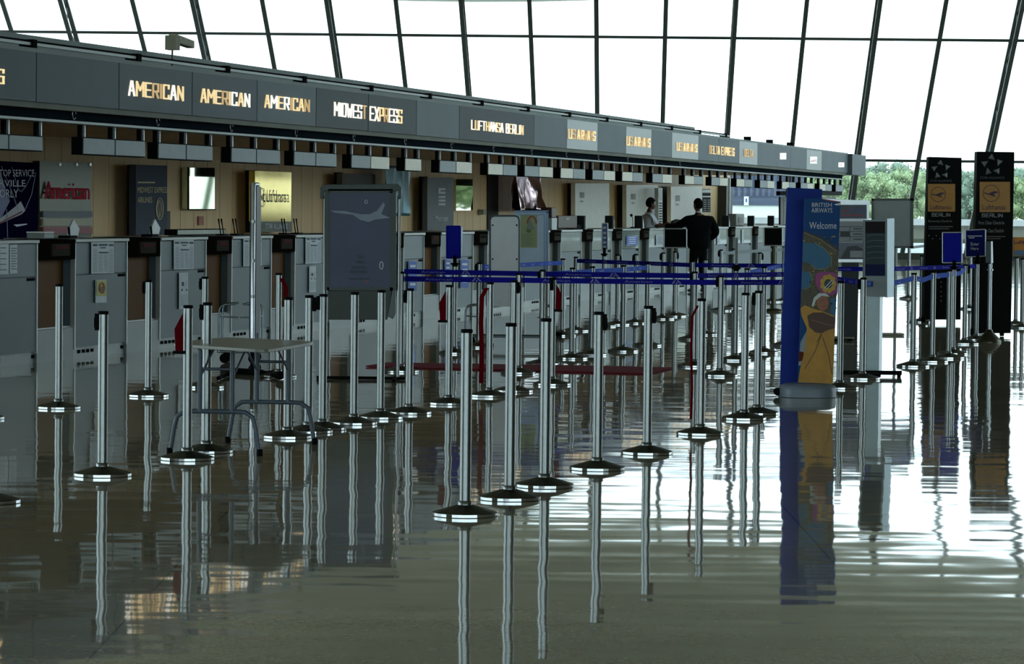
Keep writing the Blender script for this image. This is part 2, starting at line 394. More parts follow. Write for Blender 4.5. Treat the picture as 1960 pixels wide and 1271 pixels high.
# ------------------------------------------------------------------ outdoors
apron = mat('pale_concrete_apron', (150, 152, 148), .9, noise_amt=.1, scale=.05)
mb = MB(); mb.poly([(-160, -150, -.15), (400, -150, -.15), (400, 700, -.15), (-160, 700, -.15)], apron); struct('ground_outside', mb)
# low parapet beyond the glass
mb = MB(); za = atY(1850, 432, 126).z; zb = atY(1850, 420, 126).z
zc = atY(1850, 458, 126).z; zd = atY(1850, 466, 126).z
mb.box((-8, 126, zc), (40, 126.5, za), mat('parapet_beige', (138, 134, 122), .8)); mb.box((-8, 126, zd), (40, 126.4, zc), mat('rail_olive', (84, 88, 70), .8))
for i in range(24): mb.box((-8 + i * 2, 126.1, -.15), (-7.8 + i * 2, 126.3, zd), mat('rail_olive', (84, 88, 70), .8))
mb.box((-8, 125.9, za), (40, 126.7, zb), mat('parapet_cap', (215, 215, 212), .8))
struct('parapet_outside', mb)
# metal clad building outdoors
bx0 = atY(1180, 350, 180).x; bx1 = atY(1538, 350, 180).x
bz = [atY(1440, y, 180).z for y in (430, 393, 376, 312)]
root = thing('clad_building', ((bx0 + bx1) / 2, 180, -.15), 'blue-grey corrugated metal building with white lower wall seen through the glass past the counters', 'building')
mb = MB(); mb.box((bx0, 180, -.15), (bx1, 190, bz[1]), mat('white_render_wall', (225, 228, 215), .8)); build('wall', mb, root)
mb = MB(); mb.box((bx0 - .1, 179.9, bz[1]), (bx1 + .1, 190, bz[2]), mat('blue_grey_band', (72, 80, 98), .6)); build('band', mb, root)
mb = MB(); x = bx0
cm = mat('corrugated_cladding', (78, 84, 104), .6)
while x < bx1:
    mb.box((x, 179.85, bz[2]), (x + .16, 190, bz[3]), cm); mb.box((x + .16, 179.95, bz[2]), (x + .32, 190, bz[3] - .02), cm); x += .32
build('cladding', mb, root)
mb = MB(); Yp = YP(179.8); Yp.rect(mb, 1424, 376, 1433, 393, WHITE); Yp.rect(mb, 1427, 380, 1430, 387, mat('sign_blue', (60, 80, 150)), 2); build('number_sign', mb, root)
# trees
def leaf_mat(name, c1, c2):
    m = bpy.data.materials.new(name); m.use_nodes = True; nt = m.node_tree; b = nt.nodes['Principled BSDF']; b.inputs['Roughness'].default_value = .7
    t = nt.nodes.new('ShaderNodeTexCoord'); n = nt.nodes.new('ShaderNodeTexNoise'); n.inputs['Scale'].default_value = 1.4; n.inputs['Detail'].default_value = 5
    nt.links.new(t.outputs['Object'], n.inputs['Vector']); cr = nt.nodes.new('ShaderNodeValToRGB')
    cr.color_ramp.elements[0].position = .38; cr.color_ramp.elements[1].position = .62
    cr.color_ramp.elements[0].color = lin(c1); cr.color_ramp.elements[1].color = lin(c2)
    nt.links.new(n.outputs['Fac'], cr.inputs[0]); nt.links.new(cr.outputs[0], b.inputs['Base Color']); return m
LEAF = [leaf_mat('leaf_hazed_green', (96, 118, 100), (142, 160, 138)), leaf_mat('leaf_hazed_pale_green', (116, 136, 92), (172, 186, 138)), leaf_mat('leaf_hazed_blue_green', (104, 126, 106), (152, 168, 144))]  # greens paled in the colour itself to stand for outdoor haze
BARK = mat('bark', (92, 82, 70), .9)
def crown(seed, m, r=2.6, h=5.2):
    rnd = random.Random(seed); mb = MB(); blobs = []
    for i in range(50):
        a = rnd.random() * 6.28; q = math.sqrt(rnd.random()) * r * .75; z = h * (.32 + .6 * rnd.random()); rr = r * (.16 + .13 * rnd.random()) * (1.15 - .5 * abs(z / h - .5))
        blobs.append((Vector((math.cos(a) * q, math.sin(a) * q, z)), rr))
        i0 = len(mb.v); mb.ball(blobs[-1][0], rr * .7, m, n=8, k=6)
        for v in mb.v[i0:]:
            d = v - blobs[-1][0]; v += d * .35 * noise.noise(v * 1.7)
    for i in range(8000):
        c, rr = rnd.choice(blobs); d = Vector((rnd.gauss(0, 1), rnd.gauss(0, 1), rnd.gauss(0, 1))).normalized(); p = c + d * rr * (.7 + .5 * rnd.random())
        a = Vector((rnd.gauss(0, 1), rnd.gauss(0, 1), rnd.gauss(0, 1))).normalized(); b = d.cross(a).normalized(); s_ = .06 + .08 * rnd.random()
        mb.poly([p - a * s_, p - b * s_ * .6, p + a * s_, p + b * s_ * .6], m)
    return mb
def trunk_mb(h):
    mb = MB(); mb.tube([(0, 0, 0), (.05, 0, h * .3), (0, .05, h * .7)], [.22, .16, .06], BARK, n=8)
    for a in range(4): mb.tube([(0, 0, h * .3), (math.cos(a * 1.7) * .9, math.sin(a * 1.7) * .9, h * .55)], [.08, .03], BARK, n=6)
    return mb
protos = []
for k in range(3):
    r_ = thing('tree', (0, 0, 0), 'x', 'tree', 'trees beyond the apron')
    f_ = build('foliage', crown(k + 3, LEAF[k]), r_); t_ = build('trunk', trunk_mb(5.0), r_); protos.append((r_, f_, t_))
def place_tree(k, x, y, z, s_, rz, label, first=[set()]):
    if k not in first[0]: r_ = protos[k][0]; first[0].add(k)
    else:
        r_ = protos[k][0].copy(); COL.objects.link(r_)
        for c in protos[k][1:]: c2 = c.copy(); COL.objects.link(c2); c2.parent = r_
    r_.location = (x, y, z); r_.scale = (s_, s_, s_); r_.rotation_euler.z = rz; r_['label'] = label; return r_
rows = [(248, 1, .86, [1585, 1652, 1720, 1790, 1858, 1925, 1995], 'pale green tree in the nearer row outside'),
        (305, 0, 1.1, [1560, 1640, 1700, 1768, 1835, 1905, 1975], 'taller tree in the far row outside')]
rnd = random.Random(11)
for Y, k, s_, xs, lab in rows:
    for j, px in enumerate(xs):
        p = atY(px, 420, Y); kk = k if rnd.random() < .65 else 2
        jj = rnd.uniform(.94, 1.07)
        place_tree(kk, p.x, Y + rnd.uniform(-4, 4), -.1, s_ * jj, rnd.random() * 6.28, lab + ', ' + ['at the end nearest the counters', 'second from the counter end', 'third from the counter end', 'fourth from the counter end', 'fifth from the counter end', 'sixth from the counter end', 'at the end away from the counters'][j])
for j in range(14):
    place_tree([1, 0, 2][j % 3], 44 + 9 * (j % 2), 92 + j * 5.2, -.1, 1.3, j * 1.1, 'leafy tree outside the side glazing of the hall')
# ================================================================== TICKET COUNTER HALL
WOOD = wood_material('oak_wall_panelling', (232, 196, 140), (242, 208, 158), (3, 3, .35))
SLAT = wood_material('oak_ceiling_slats', (196, 156, 104), (222, 184, 132), (3, 3, 3))
WPT = 4.2
sEnd = SX(1647); sWall = SX(1397, WPT, 400); s0_ = -3.0
zF0 = cp(300, 189 + .0868 * 300)[1]; zF1 = cp(300, 91 + .127 * 300)[1]
zRail = cp(400, 254)[1]
# back wall of oak boards
mb = MB(); s = s0_; k = 0
pts_ = [s0_]
while s < sWall:
    wb = .62; mb.stz(s + .008, min(s + wb - .008, sWall), WPT, WPT + .12, 0, 2.62, WOOD); s += wb
mb.stz(s0_, sWall, WPT + .05, WPT + .14, 0, 2.62, DARK)
struct('wall_side', mb)
# canopy
root = thing('counter_canopy', W(0, .3, zF0), 'long grey fascia canopy with airline names running over the ticket counters', 'canopy')
FD = mat('fascia_slate', (78, 91, 98), .5, spec=.12, noise_amt=.06, scale=1.2); FM = mat('fascia_grey', (96, 108, 114), .5, spec=.12, noise_amt=.06, scale=1.2); FL = mat('fascia_pale_grey', (112, 122, 124), .35, noise_amt=.06, scale=1.2)
FX = mat('fascia_dark', (50, 62, 68), .5, spec=.12, noise_amt=.05, scale=1.2)
xs = [-60, 68, 226, 366, 490, 603, 703, 795, 877, 1020, 1083, 1142, 1196, 1245, 1284, 1335, 1374, 1413, 1448, 1511, 1542, 1571, 1621]
ms = [FD, FD, FD, FD, FM, FX, FX, FM, FX, FM, FL, FM, FL, FM, FL, FM, FM, FL, FM, FM, FL, FM]
ms[3] = FD; ms[4] = FM
panels = []
for i in range(len(xs) - 1):
    a = SX(xs[i]) + .012; b = SX(xs[i + 1]) - .012
    mb = MB(); mb.stz(a, b, 0, .06, zF0, zF1, ms[i]); panels.append((xs[i], xs[i + 1], build('fascia_panel', mb, root)))
mb = MB(); mb.stz(SX(1621), sEnd, -.12, .9, zF0 - .04, zF1 + .02, FM); build('end_block', mb, root, bevel=.01)
GREYC = mat('canopy_grey', (120, 130, 128), .6, noise_amt=.1, scale=1.5)
zP0 = zF0 - .06
mb = MB(); mb.stz(s0_, SX(1621), .03, .5, zP0, zF0, mat('canopy_edge_board', (110, 112, 100), .7, noise_amt=.15, scale=1.5)); build('edge_board', mb, root)
mb = MB(); mb.stz(s0_, SX(1621), .14, .3, zRail + .025, zP0, mat('canopy_beam', (26, 34, 40), .9, spec=0)); build('beam', mb, root)
mb = MB(); mb.stz(s0_, SX(1618), .10, .34, zRail, zRail + .025, mat('track_grey', (140, 150, 152), .4)); build('track', mb, root)
zS = 2.52
mb = MB(); t = .36
while t < WPT:
    mb.stz(s0_, sEnd - 6, t, t + .075, zS, zS + .05, SLAT); t += .13
mb.stz(s0_, sEnd - 6, .34, WPT + .1, zS + .1, zS + .12, DARK); build('slatted_soffit', mb, root)
zT = zF1
mb = MB(); mb.stz(s0_, SX(1621), .0, WPT + .1, zT + .0, zT + .04, GREYC); build('roof_deck', mb, root)
mb = MB(); mb.stz(s0_, SX(1400), .05, .1, zT + .07, zT + .10, mat('conduit_pale', (150, 160, 160), .4)); mb.stz(s0_, SX(1400), .12, .16, zT + .10, zT + .13, DARK)
s = s0_ + .8
while s < SX(1545): mb.stz(s, s + .12, .03, .18, zT + .04, zT + .13, DARK); s += 3.1
build('conduit', mb, root)
mb = MB(); zp = cp(600, 62 + .134 * 600, .8)[1]; mb.stz(s0_, cp(1330, 240, .8)[0], .8, .9, zT, zp, GREYC); build('upstand', mb, root)
for i in range(14):
    a = SX(140, .12) + i * 2.62; mb = MB(); mb.tube([W(a, .12, zRail + .1) + CU * (.05 * math.cos(q * .7)) + UZ * (.06 * math.sin(q * .7)) for q in range(9)], .008, STEEL, n=6); build('hook', mb, root)
# letters of the fascia (backlit)
LG = [mat('lit_letter_white', (255, 250, 236), emit=.95), mat('lit_letter_gold', (242, 216, 164), emit=.88), mat('lit_letter_tan', (206, 176, 128), emit=.75)]
def sign(txt, x0, x1, yt, yb, pat, dim=1.0):
    zt = cp(x0, yt, -.02)[1]; zb = cp(x0, yb, -.02)[1]; a = SX(x0, -.02); b = SX(x1, -.02)
    mb = MB(); block_text(mb, txt, W(a, -.02, zb), CU, UZ, b - a, zt - zb, CN * .02, [LG[int(c)] for c in pat])
    par = [p for x, y, p in panels if x <= (x0 + x1) / 2 < y][0]
    build('lettering', mb, par, label='backlit %s lettering' % txt)
sign('AIRLINES', -95, 7, 121, 151, '1')
sign('AMERICAN', 247, 350, 153.5, 183, '01122101'); sign('AMERICAN', 385, 477, 169, 196, '11121010'); sign('AMERICAN', 507, 591, 181, 206, '10102112')
sign('MIDWEST', 640, 700, 195, 222, '0000002'); sign('EXPRESS', 708, 768, 203, 230.5, '0012001'); sign('LUFTHANSA', 902, 962, 229, 248, '010010010'); sign('BERLIN', 968, 1000, 236, 255, '010101')
sign('US', 1088, 1100.0, 246, 265, '12'); sign('AIRWAYS', 1104.5, 1138, 247.8, 266.5, '1212121'); sign('US', 1199, 1209.6, 260, 278, '12'); sign('AIRWAYS', 1213.5, 1243, 261.6, 279.3, '1212121'); sign('US', 1295, 1304.1, 272, 288, '12'); sign('AIRWAYS', 1307.5, 1333, 273.4, 289.1, '1212121')
sign('DELTA', 1357, 1376, 278, 294, '22121'); sign('EXPRESS', 1380, 1404, 280.5, 296.5, '1211121'); sign('DELTA', 1424, 1440, 285, 299, '22')
c = CP(0)
for (x0, y0, x1, y1, kk) in ((1492, 293, 1504, 305, 0), (1550, 300, 1563, 313, 1), (1604, 311, 1615, 320, 2)):
    mb = MB(); LGW = mat('lit_white_box', (252, 252, 255), emit=1.0); c.rect(mb, x0, y0, x1, y1, LGW, 2)
    if kk == 0: c.text(mb, 'KLM', x0 + 2, y0 + 3, x1 - 2, y1 - 4, mat('logo_blue', (70, 90, 190)), 3)
    if kk == 1: c.line(mb, [(x0 + 1, y1 - 5), (x1 - 1, y1 - 7)], 1.6, mat('logo_rust', (170, 90, 70)), 3); c.rect(mb, x0, y1 - 3.8, x1, y1 - 2.6, FM, 3)
    if kk == 2: c.line(mb, [(x0 + 2, y1 - 2), (x0 + 5, y0 + 3), (x0 + 8, y1 - 3)], 1, mat('logo_rust2', (170, 110, 100)), 3)
    par = [p for x, y, p in panels if x <= (x0 + x1) / 2 < y][0]; build('logo_plate', mb, par, label='small glowing white airline emblem')
# things on top of the canopy
q = W(cp(345, 88, .5)[0], .5, 0); sc_s, sc_z = cp(330, 76, .5)
root = thing('security_camera', W(sc_s, .5, zT + .04), 'beige box camera on a thin mast on top of the canopy', 'camera')
mb = MB(); mb.tube([W(sc_s, .5, zT + .04), W(sc_s, .5, sc_z - .02)], .012, DSTEEL); build('mast', mb, root)
a, z = cp(365, 83, .5); mb = MB(); mb.prism([W(sc_s, .45, sc_z - .03), W(a, .45, z - .06), W(a, .45, z + .03), W(sc_s, .45, sc_z + .07)], CN * .1, mat('camera_beige', (150, 146, 118), .6)); build('housing', mb, root, bevel=.01)
mb = MB(); mb.stz(sc_s - .06, sc_s + .1, .44, .57, sc_z - .12, sc_z + .05, mat('camera_bracket', (128, 124, 100), .6)); build('bracket', mb, root)
a0 = cp(455, 121, .7)[0]; z = cp(480, 122, .7)[1]
# ------------------------------------------------------------------ hanging twin display boxes
boxes = [(-70, -55, 80, 252, 284), (143, 157, 276, 262, 296), (288, 301, 405, 274, 305), (429, 441, 534, 282, 310), (550, 561, 642, 290, 317), (660, 671, 743, 297, 323), (765, 774, 804, 305, 328),
 (830, 840, 901, 304, 327), (924, 933, 988, 311, 333), (994, 1003, 1056, 316, 337), (1064, 1072, 1118, 319, 339), (1124, 1133, 1175, 323, 343), (1182, 1190, 1228, 327, 346), (1240, 1248, 1284, 331, 349),
 (1303, 1310, 1344, 335, 352), (1355, 1361, 1391, 338, 355), (1403, 1409, 1438, 341, 358), (1448, 1454, 1480, 344, 359), (1489, 1496, 1521, 347, 361), (1527, 1532, 1555, 349, 363), (1563, 1568, 1590, 352, 365), (1594, 1599, 1612, 354, 367)]
FACE = [mat('display_face_cool', (128, 140, 144), .45, spec=.3), mat('display_face_warm', (186, 178, 152), .35)]
BOXT = .3
where = ['above the folded blue banner', 'above the red American panel', 'above the tall slate panel with gold oval', 'above the bare oak left of the gold panel', 'above the gold mirror panel',
 'between gold panel and Concorde poster stand', 'above the pale blue cloth banner', 'above the Metrojet panel', 'above the dark doorway', 'above the shiny draped foil', 'just past the draped foil', 'above the first white wall panel from the camera',
 'between the first and second white wall panels', 'above the shirt-sleeved agent', 'above the third white wall panel', 'above the man in the black suit', 'at the end of the oak wall', 'first in front of the corrugated building', 'second in front of the corrugated building', 'over the edge of the blue British Airways sign', 'over the middle of the blue British Airways sign', 'last and smallest at the canopy end']
for i, (xd, xa, xb, yt, yb) in enumerate(boxes):
    s_a, zt = cp(xa, yt, BOXT); zb = cp(xa, yb, BOXT)[1]; s_b = SX(xb, BOXT); mid = (s_a + s_b) / 2; single = i in (6, 21)
    if i > 1: zt = 2.325; zb = 2.135
    cool = i < 5
    root = thing('hanging_display_box', W(mid, BOXT, zt), ('slate grey' if cool else 'pale cream and grey') + ' twin display box ' + where[i], 'display', 'display boxes hanging along the counters')
    mb = MB(); mb.stz(s_a, s_b, BOXT, BOXT + .12, zb, zt, BLACK); build('housing', mb, root)
    n_ = 1 if single else 2
    for j in range(n_):
        p0 = s_a + (s_b - s_a) * j / n_ + .02; p1 = s_a + (s_b - s_a) * (j + 1) / n_ - .02
        mb = MB(); mb.stz(p0, p1, BOXT - .012, BOXT, zb + .012, zt - .012, FACE[0] if (cool or (i + j) % 2) else FACE[1]); build('display_face', mb, root)
    for fr in ((.03, .5, .97) if not single else (.1, .85)):
        p0 = s_a + (s_b - s_a) * fr
        mb = MB(); mb.stz(p0 - .02, p0 + .03, BOXT + .03, BOXT + .07, zt, zRail + .02, BLACK); mb.stz(p0 + .025, p0 + .045, BOXT, BOXT + .03, zt, zRail + .02, ALU); build('hanger', mb, root)
# ------------------------------------------------------------------ counters
deskx = [(-42, 71), (142, 243), (305, 394), (442, 519), (563, 632), (672, 734), (771, 811), (842, 905), (932, 985), (1005, 1050), (1072, 1112), (1133, 1170), (1189, 1223), (1241, 1272), (1289, 1316), (1333, 1352), (1366, 1392), (1406, 1438), (1450, 1478), (1487, 1508), (1518, 1545)]
zTop = cp(200, 456.5)[1]
ORANGE = mat('well_brown_laminate', (98, 62, 20), .6, spec=.2, noise_amt=.05); TAUPE = mat('well_taupe_laminate', (112, 108, 96), .5)
PLINTH = mat('plinth_grey', (150, 158, 158), .4, noise_amt=.06)
root_p = MB(); root_p.stz(s0_, SX(1560), .03, .2, 0, .13, PLINTH)
s = s0_
while s < SX(1560):
    for j in range(4): root_p.stz(s + j * .13, s + j * .13 + .07, .022, .05, .05, .085, DARK)
    s += 1.3
pl = struct('baseboard_counter', root_p)
dlab = ['cut off by the picture edge under the folded blue banner', 'between the first two brown baggage wells', 'holding a notice above a leaflet, before the third brown well', 'behind the edge-on poster stand', 'partly hidden by the Concorde poster stand',
        'wholly behind the Concorde poster stand', 'just past the Concorde poster stand', 'behind the solid blue tent sign', 'behind the white round-cornered board', 'behind the pale blue board with the stuck-on poster', 'with bright window glare, just past the pale blue board', 'with bright window glare behind the narrow blue sign',
        'with a pale blue notice, before the agent', 'in front of the shirt-sleeved agent', 'behind the black monitor near the suited man', 'hidden behind the suited man', 'just past the suited man, with a narrow white strip', 'second past the suited man, with a narrow white strip', 'behind the further black monitor', 'beside the blue British Airways sign', 'hidden by the blue British Airways sign']
DD = .75
GREYLIT = mat('counter_grey_lit_gloss', (146, 157, 152), .12, coat=.6)  # counter grey lightened to paint in stronger window light on the far desks
for i, (xa, xb) in enumerate(deskx):
    a, b = SX(xa), SX(xb); w_ = b - a
    root = thing('ticket_desk', W((a + b) / 2, DD / 2, .1), 'grey ticket desk ' + dlab[i], 'counter', 'grey ticket desks')
    mb = MB(); mb.stz(a + .02, b - .02, .03, DD, .1, zTop - .04, GREYP2); build('carcass', mb, root)
    zsm = .87
    mb = MB(); mb.stz(a + .02, b - .03, 0, .03, zsm + .012, zTop - .045, GREYP if i < 9 else GREYLIT); build('upper_panel', mb, root)
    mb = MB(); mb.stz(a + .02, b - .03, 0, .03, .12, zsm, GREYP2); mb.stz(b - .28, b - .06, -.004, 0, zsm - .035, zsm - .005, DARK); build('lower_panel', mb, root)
    mb = MB(); mb.stz(a, b, -.03, DD + .04, zTop - .035, zTop, mat('counter_top_pale', (170, 178, 176), .3)); build('countertop', mb, root, bevel=.006)
    for e in (a, b - .025): 
        mb = MB(); mb.stz(e, e + .022, -.012, .04, .1, zTop - .03, mat('edge_strip', (176, 182, 180), .35, .6)); build('edge_strip', mb, root)
wlab = ['first from the picture edge', 'second from the picture edge', 'third from the picture edge', 'fourth, beyond the edge-on poster stand', 'behind the Concorde poster stand', 'also behind the Concorde poster stand', 'just past the Concorde poster stand', 'next to the white round-cornered board', 'behind the white round-cornered board',
        'at the edge of the pale blue board', 'between the two desks with window glare', 'past the narrow blue sign', 'right before the agent', 'beside the first black monitor', 'behind the suited man', 'at the elbow of the suited man', 'first past the suited man', 'second past the suited man', 'beside the further black monitor', 'next to the blue British Airways sign']
wells = [(deskx[i][1], deskx[i + 1][0]) for i in range(len(deskx) - 1)]
HEAD = mat('well_head_dark', (20, 18, 14), .9, spec=0); LED = mat('red_display', (70, 8, 12), .7, spec=.1); BEZ = mat('display_bezel', (48, 46, 38), .8, spec=.05)
for i, (xa, xb) in enumerate(wells):
    a, b = SX(xa) + .005, SX(xb) - .005; pm = ORANGE if i in (0, 1, 2, 3, 4, 6) else TAUPE
    root = thing('baggage_well', W((a + b) / 2, .3, 0), ('brown' if pm is ORANGE else 'taupe') + ' baggage well with black head, ' + wlab[i], 'baggage scale', 'baggage wells between the desks')
    mb = MB(); mb.stz(a, b, .0, DD, 0.0, .33, mat('scale_base_grey', (116, 126, 128), .4)); build('scale_base', mb, root)
    mb = MB(); mb.stz(a, b, .04, .5, .33, .345, mat('scale_plate', (160, 165, 165), .3, .8)); build('scale_plate', mb, root)
    mb = MB(); mb.stz(a, b, .12, .16, .345, zTop - .2, pm); build('well_panel', mb, root)
    zh = zTop - .21
    mb = MB(); mb.stz(a, b, -.02, .5, zh, zTop, HEAD); build('scale_head', mb, root, bevel=.01)
    mb = MB(); m0 = a + (b - a) * .3; m1 = a + (b - a) * .78; mb.stz(m0, m1, -.045, -.02, zh + .04, zTop - .045, BEZ)
    rd = build('readout', mb, root); mb = MB(); mb.stz(m0 + (m1 - m0) * .15, m1 - (m1 - m0) * .12, -.05, -.045, zTop - .1, zTop - .06, LED if i < 7 else DARK); build('digits', mb, rd)
# notices taped to the desks
def notice(x0, y0, x1, y1, kind, label, nm='notice', cat='notice', grp='notices taped to the desks'):
    P = CP(-.02); mb = MB(); P.slab(mb, [(x0, y1), (x1, y1 - 1), (x1, y0 - 1), (x0, y0)], .004, PAPER); cxx = (x0 + x1) / 2
    w = x1 - x0; h = y1 - y0
    if kind == 'news':
        P.rect(mb, x0 + w * .04, y0 + h * .05, x0 + w * .24, y0 + h * .12, INK); P.rect(mb, x1 - w * .24, y0 + h * .05, x1 - w * .04, y0 + h * .12, INK)
        P.rect(mb, x0 + w * .3, y0 + h * .05, x1 - w * .3, y0 + h * .11, INK); P.rect(mb, x0 + w * .38, y0 + h * .15, x1 - w * .38, y0 + h * .19, INK)
        P.rect(mb, x0 + w * .3, y0 + h * .3, x1 - w * .27, y0 + h * .35, INK)
        for cidx in range(4):
            xa = x0 + w * (.05 + .235 * cidx); yy = y0 + h * (.22 if cidx in (0, 3) else .4)
            while yy < y1 - h * .06: P.rect(mb, xa, yy, xa + w * .19, yy + h * .018, mat('newsprint', (150, 160, 170), .8)); yy += h * .05
    elif kind == 'leaf':
        P.rect(mb, x0 + w * .25, y0 + h * .25, x0 + w * .5, y0 + h * .36, INK); P.line(mb, [(x0 + w * .75, y0 + h * .2), (x0 + w * .6, y0 + h * .4)], .6, INK)
        P.rect(mb, x0 + w * .2, y0 + h * .44, x0 + w * .35, y0 + h * .5, INK); P.rect(mb, x0 + w * .7, y0 + h * .44, x0 + w * .85, y0 + h * .5, INK)
        for q in range(8): P.rect(mb, x0 + w * .1, y0 + h * (.6 + q * .04), x1 - w * .1, y0 + h * (.61 + q * .04), mat('newsprint', (150, 160, 170), .8))
    elif kind == 'pic':
        P.rect(mb, x0 + 1, y0 + 1, x1 - 1, y1 - h * .3, mat('leaflet_yellow', (206, 200, 130), .7)); P.ring(mb, cxx, y0 + h * .35, w * .28, h * .24, w * .1, mat('leaflet_red', (178, 70, 50), .7))
        P.disc(mb, cxx, y0 + h * .4, w * .14, h * .13, mat('leaflet_grey', (130, 120, 110), .7), 2)
    elif kind == 'lines':
        for q in range(9): P.rect(mb, x0 + w * .1, y0 + h * (.1 + q * .09), x1 - w * (.1 + .2 * (q % 2)), y0 + h * (.125 + q * .09), INK)
    elif kind == 'blue':
        P.rect(mb, x0, y0, x1, y1 - 1, mat('leaflet_blue', (96, 120, 190), .7)); 
        for q in range(4): P.rect(mb, x0 + w * .15, y0 + h * (.12 + q * .2), x1 - w * .2, y0 + h * (.2 + q * .2), PAPER, 2)
    o = build(nm, mb, loc=W(*((lambda a: (a[0], -.02, a[1]))(cp(cxx, (y0 + y1) / 2, -.02))))); tag(o, label, cat, grp); return o
notice(-40, 468, 17, 526, 'lines', 'white printed notice cut off by the picture edge on the first desk'); notice(19, 469, 33, 524, 'lines', 'narrow white notice beside the cut-off notice on the first desk')
notice(175, 464, 218, 524, 'news', 'white newspaper-like notice on the desk above the small yellow leaflet'); notice(183, 536, 204, 580, 'pic', 'small yellow leaflet with red ring on the grey desk', 'leaflet', 'leaflet')
notice(333, 460, 371, 516, 'news', 'white newspaper-like notice on the desk above the long pale leaflet'); notice(343, 522, 360, 592, 'leaf', 'long pale leaflet on the desk behind the red-strapped post', 'leaflet', 'leaflet')
notice(466, 457, 501, 510, 'news', 'white newspaper-like notice crossed by the edge-on poster stand'); notice(585, 453, 614, 505, 'news', 'white newspaper-like notice beside the Concorde poster stand'); notice(592, 510, 605, 560, 'leaf', 'long pale leaflet beside the Concorde poster stand', 'leaflet', 'leaflet')
notice(781, 500, 797, 558, 'blue', 'blue leaflet above and below the belt just past the Concorde stand', 'leaflet', 'leaflet'); notice(851, 497, 861, 540, 'blue', 'narrow blue leaflet behind the post of the solid blue sign', 'leaflet', 'leaflet'); notice(881, 497, 896, 552, 'blue', 'blue leaflet between the solid blue sign and the white board', 'leaflet', 'leaflet')
notice(1199, 452, 1220, 470, 'blue', 'pale blue notice on the desk in front of the agent'); notice(1256, 450, 1271, 470, 'lines', 'white notice beside the first black monitor')
notice(1373, 441, 1378, 468, 'lines', 'narrow white strip on the first desk past the suited man'); notice(1420, 440, 1424, 466, 'lines', 'narrow white strip on the second desk past the suited man')
# ------------------------------------------------------------------ on the oak wall
def wall_panel(name, pts, m, label, cat, t=WPT - .12, th=.1, extra=None):
    P = CP(t); mb = MB(); P.slab(mb, pts, th, m); s_c, z_c = cp(sum(p[0] for p in pts) / len(pts), sum(p[1] for p in pts) / len(pts), t)
    if extra:
        root = thing(name, W(s_c, t, z_c), label, cat); build('board', mb, root); extra(P, root); return root
    return tag(build(name, mb, loc=W(s_c, t, z_c)), label, cat)
def rect4(x0, y0, x1, y1): return [(x0, y1), (x1, y1), (x1, y0), (x0, y0)]
NAVY = mat('banner_navy', (14, 16, 44), .8, spec=.0, noise_amt=.2, scale=3); PALE = mat('print_pale', (214, 218, 226), .6)
def ex(P, root):
    mb = MB(); P.text(mb, 'DAILY NONSTOP SERVICE', -75, 324, 64, 338, PALE); P.text(mb, 'CENTERVILLE', -60, 344, 47, 357, PALE); P.text(mb, 'AND ORLY', -40, 362, 33, 378, PALE); build('lettering', mb, root)
    mb = MB(); P.poly(mb, [(-10, 425), (28, 395), (38, 385), (47, 403), (40, 410), (-10, 432)], mat('print_aircraft', (170, 168, 178), .5), 2); P.line(mb, [(-5, 428), (40, 405)], 3, mat('print_red', (120, 30, 44)), 3)
    P.poly(mb, [(24, 430), (50, 428), (50, 430), (30, 434)], PALE, 2); build('aircraft_print', mb, root)
    mb = MB()
    for pts in ([(0, 318), (22, 372), (32, 402)], [(20, 320), (32, 362), (38, 367), (46, 358), (62, 328)], [(66, 330), (58, 372), (46, 400)], [(10, 400), (12, 456)]): P.line(mb, pts, 1.2, mat('print_fold', (110, 118, 140), .5), 3)
    build('fold', mb, root)
    mb = MB(); P.poly(mb, [(-60, 330), (0, 330), (18, 385), (-10, 440), (-60, 440)], mat('print_blue', (60, 72, 130), .5), 1); build('print', mb, root)
wall_panel('hanging_banner', [(-80, 458), (72, 458), (74, 312), (-80, 304)], NAVY, 'creased navy banner with aircraft print and white lettering above the first desk', 'banner', t=2.6, th=.02, extra=ex)
SMOKE = mat('smoked_mirror', (66, 68, 52), .3, .75); LRED = mat('airline_red', (214, 40, 66), .6, spec=.1)
def ex(P, root):
    mb = MB(); a, z0 = cp(80, 381, P.t); b, _ = cp(166, 381, P.t); z1_ = cp(80, 347, P.t)[1]
    [text(mb, 'American', W(a + dx, P.t - dt, z0), CU, UZ, b - a, z1_ - z0, LRED) for dx in (0, .02, .04) for dt in (.03,)]; build('lettering', mb, root, label='red American lettering')
    for n_, y0, y1, m in (('grey_strip', 404, 416, mat('strip_grey', (100, 108, 116), .5)), ('cream_strip', 418.5, 432, mat('strip_cream', (196, 192, 166), .5)), ('red_strip', 434, 447, mat('strip_red', (160, 82, 86), .5))):
        mb = MB(); P.slab(mb, rect4(79, y0, 173, y1), -.03, m); build(n_, mb, root)
    mb = MB()
    for x in (114, 146, 172): P.disc(mb, x, 315, 2, 3, CHROME, 2, 10)
    build('screw', mb, root)
wall_panel('airline_sign_panel', [(76, 456), (175, 454), (175, 312), (76, 308)], SMOKE, 'smoked mirror panel with red American lettering and red and cream stripes', 'sign', extra=ex)
SLATE = mat('slate_panel', (74, 82, 96), .6, spec=.15); GOLD = mat('gold_print', (222, 206, 150), .5)
def gap(x0, x1, y0, y1, nm='shadow_gap'):
    P = CP(WPT - .03); mb = MB(); P.slab(mb, [(x0, y1), (x1, y1), (x1, y0), (x0, y0)], .02, mat('painted_gap_shade', (26, 20, 12), .7)); return mb
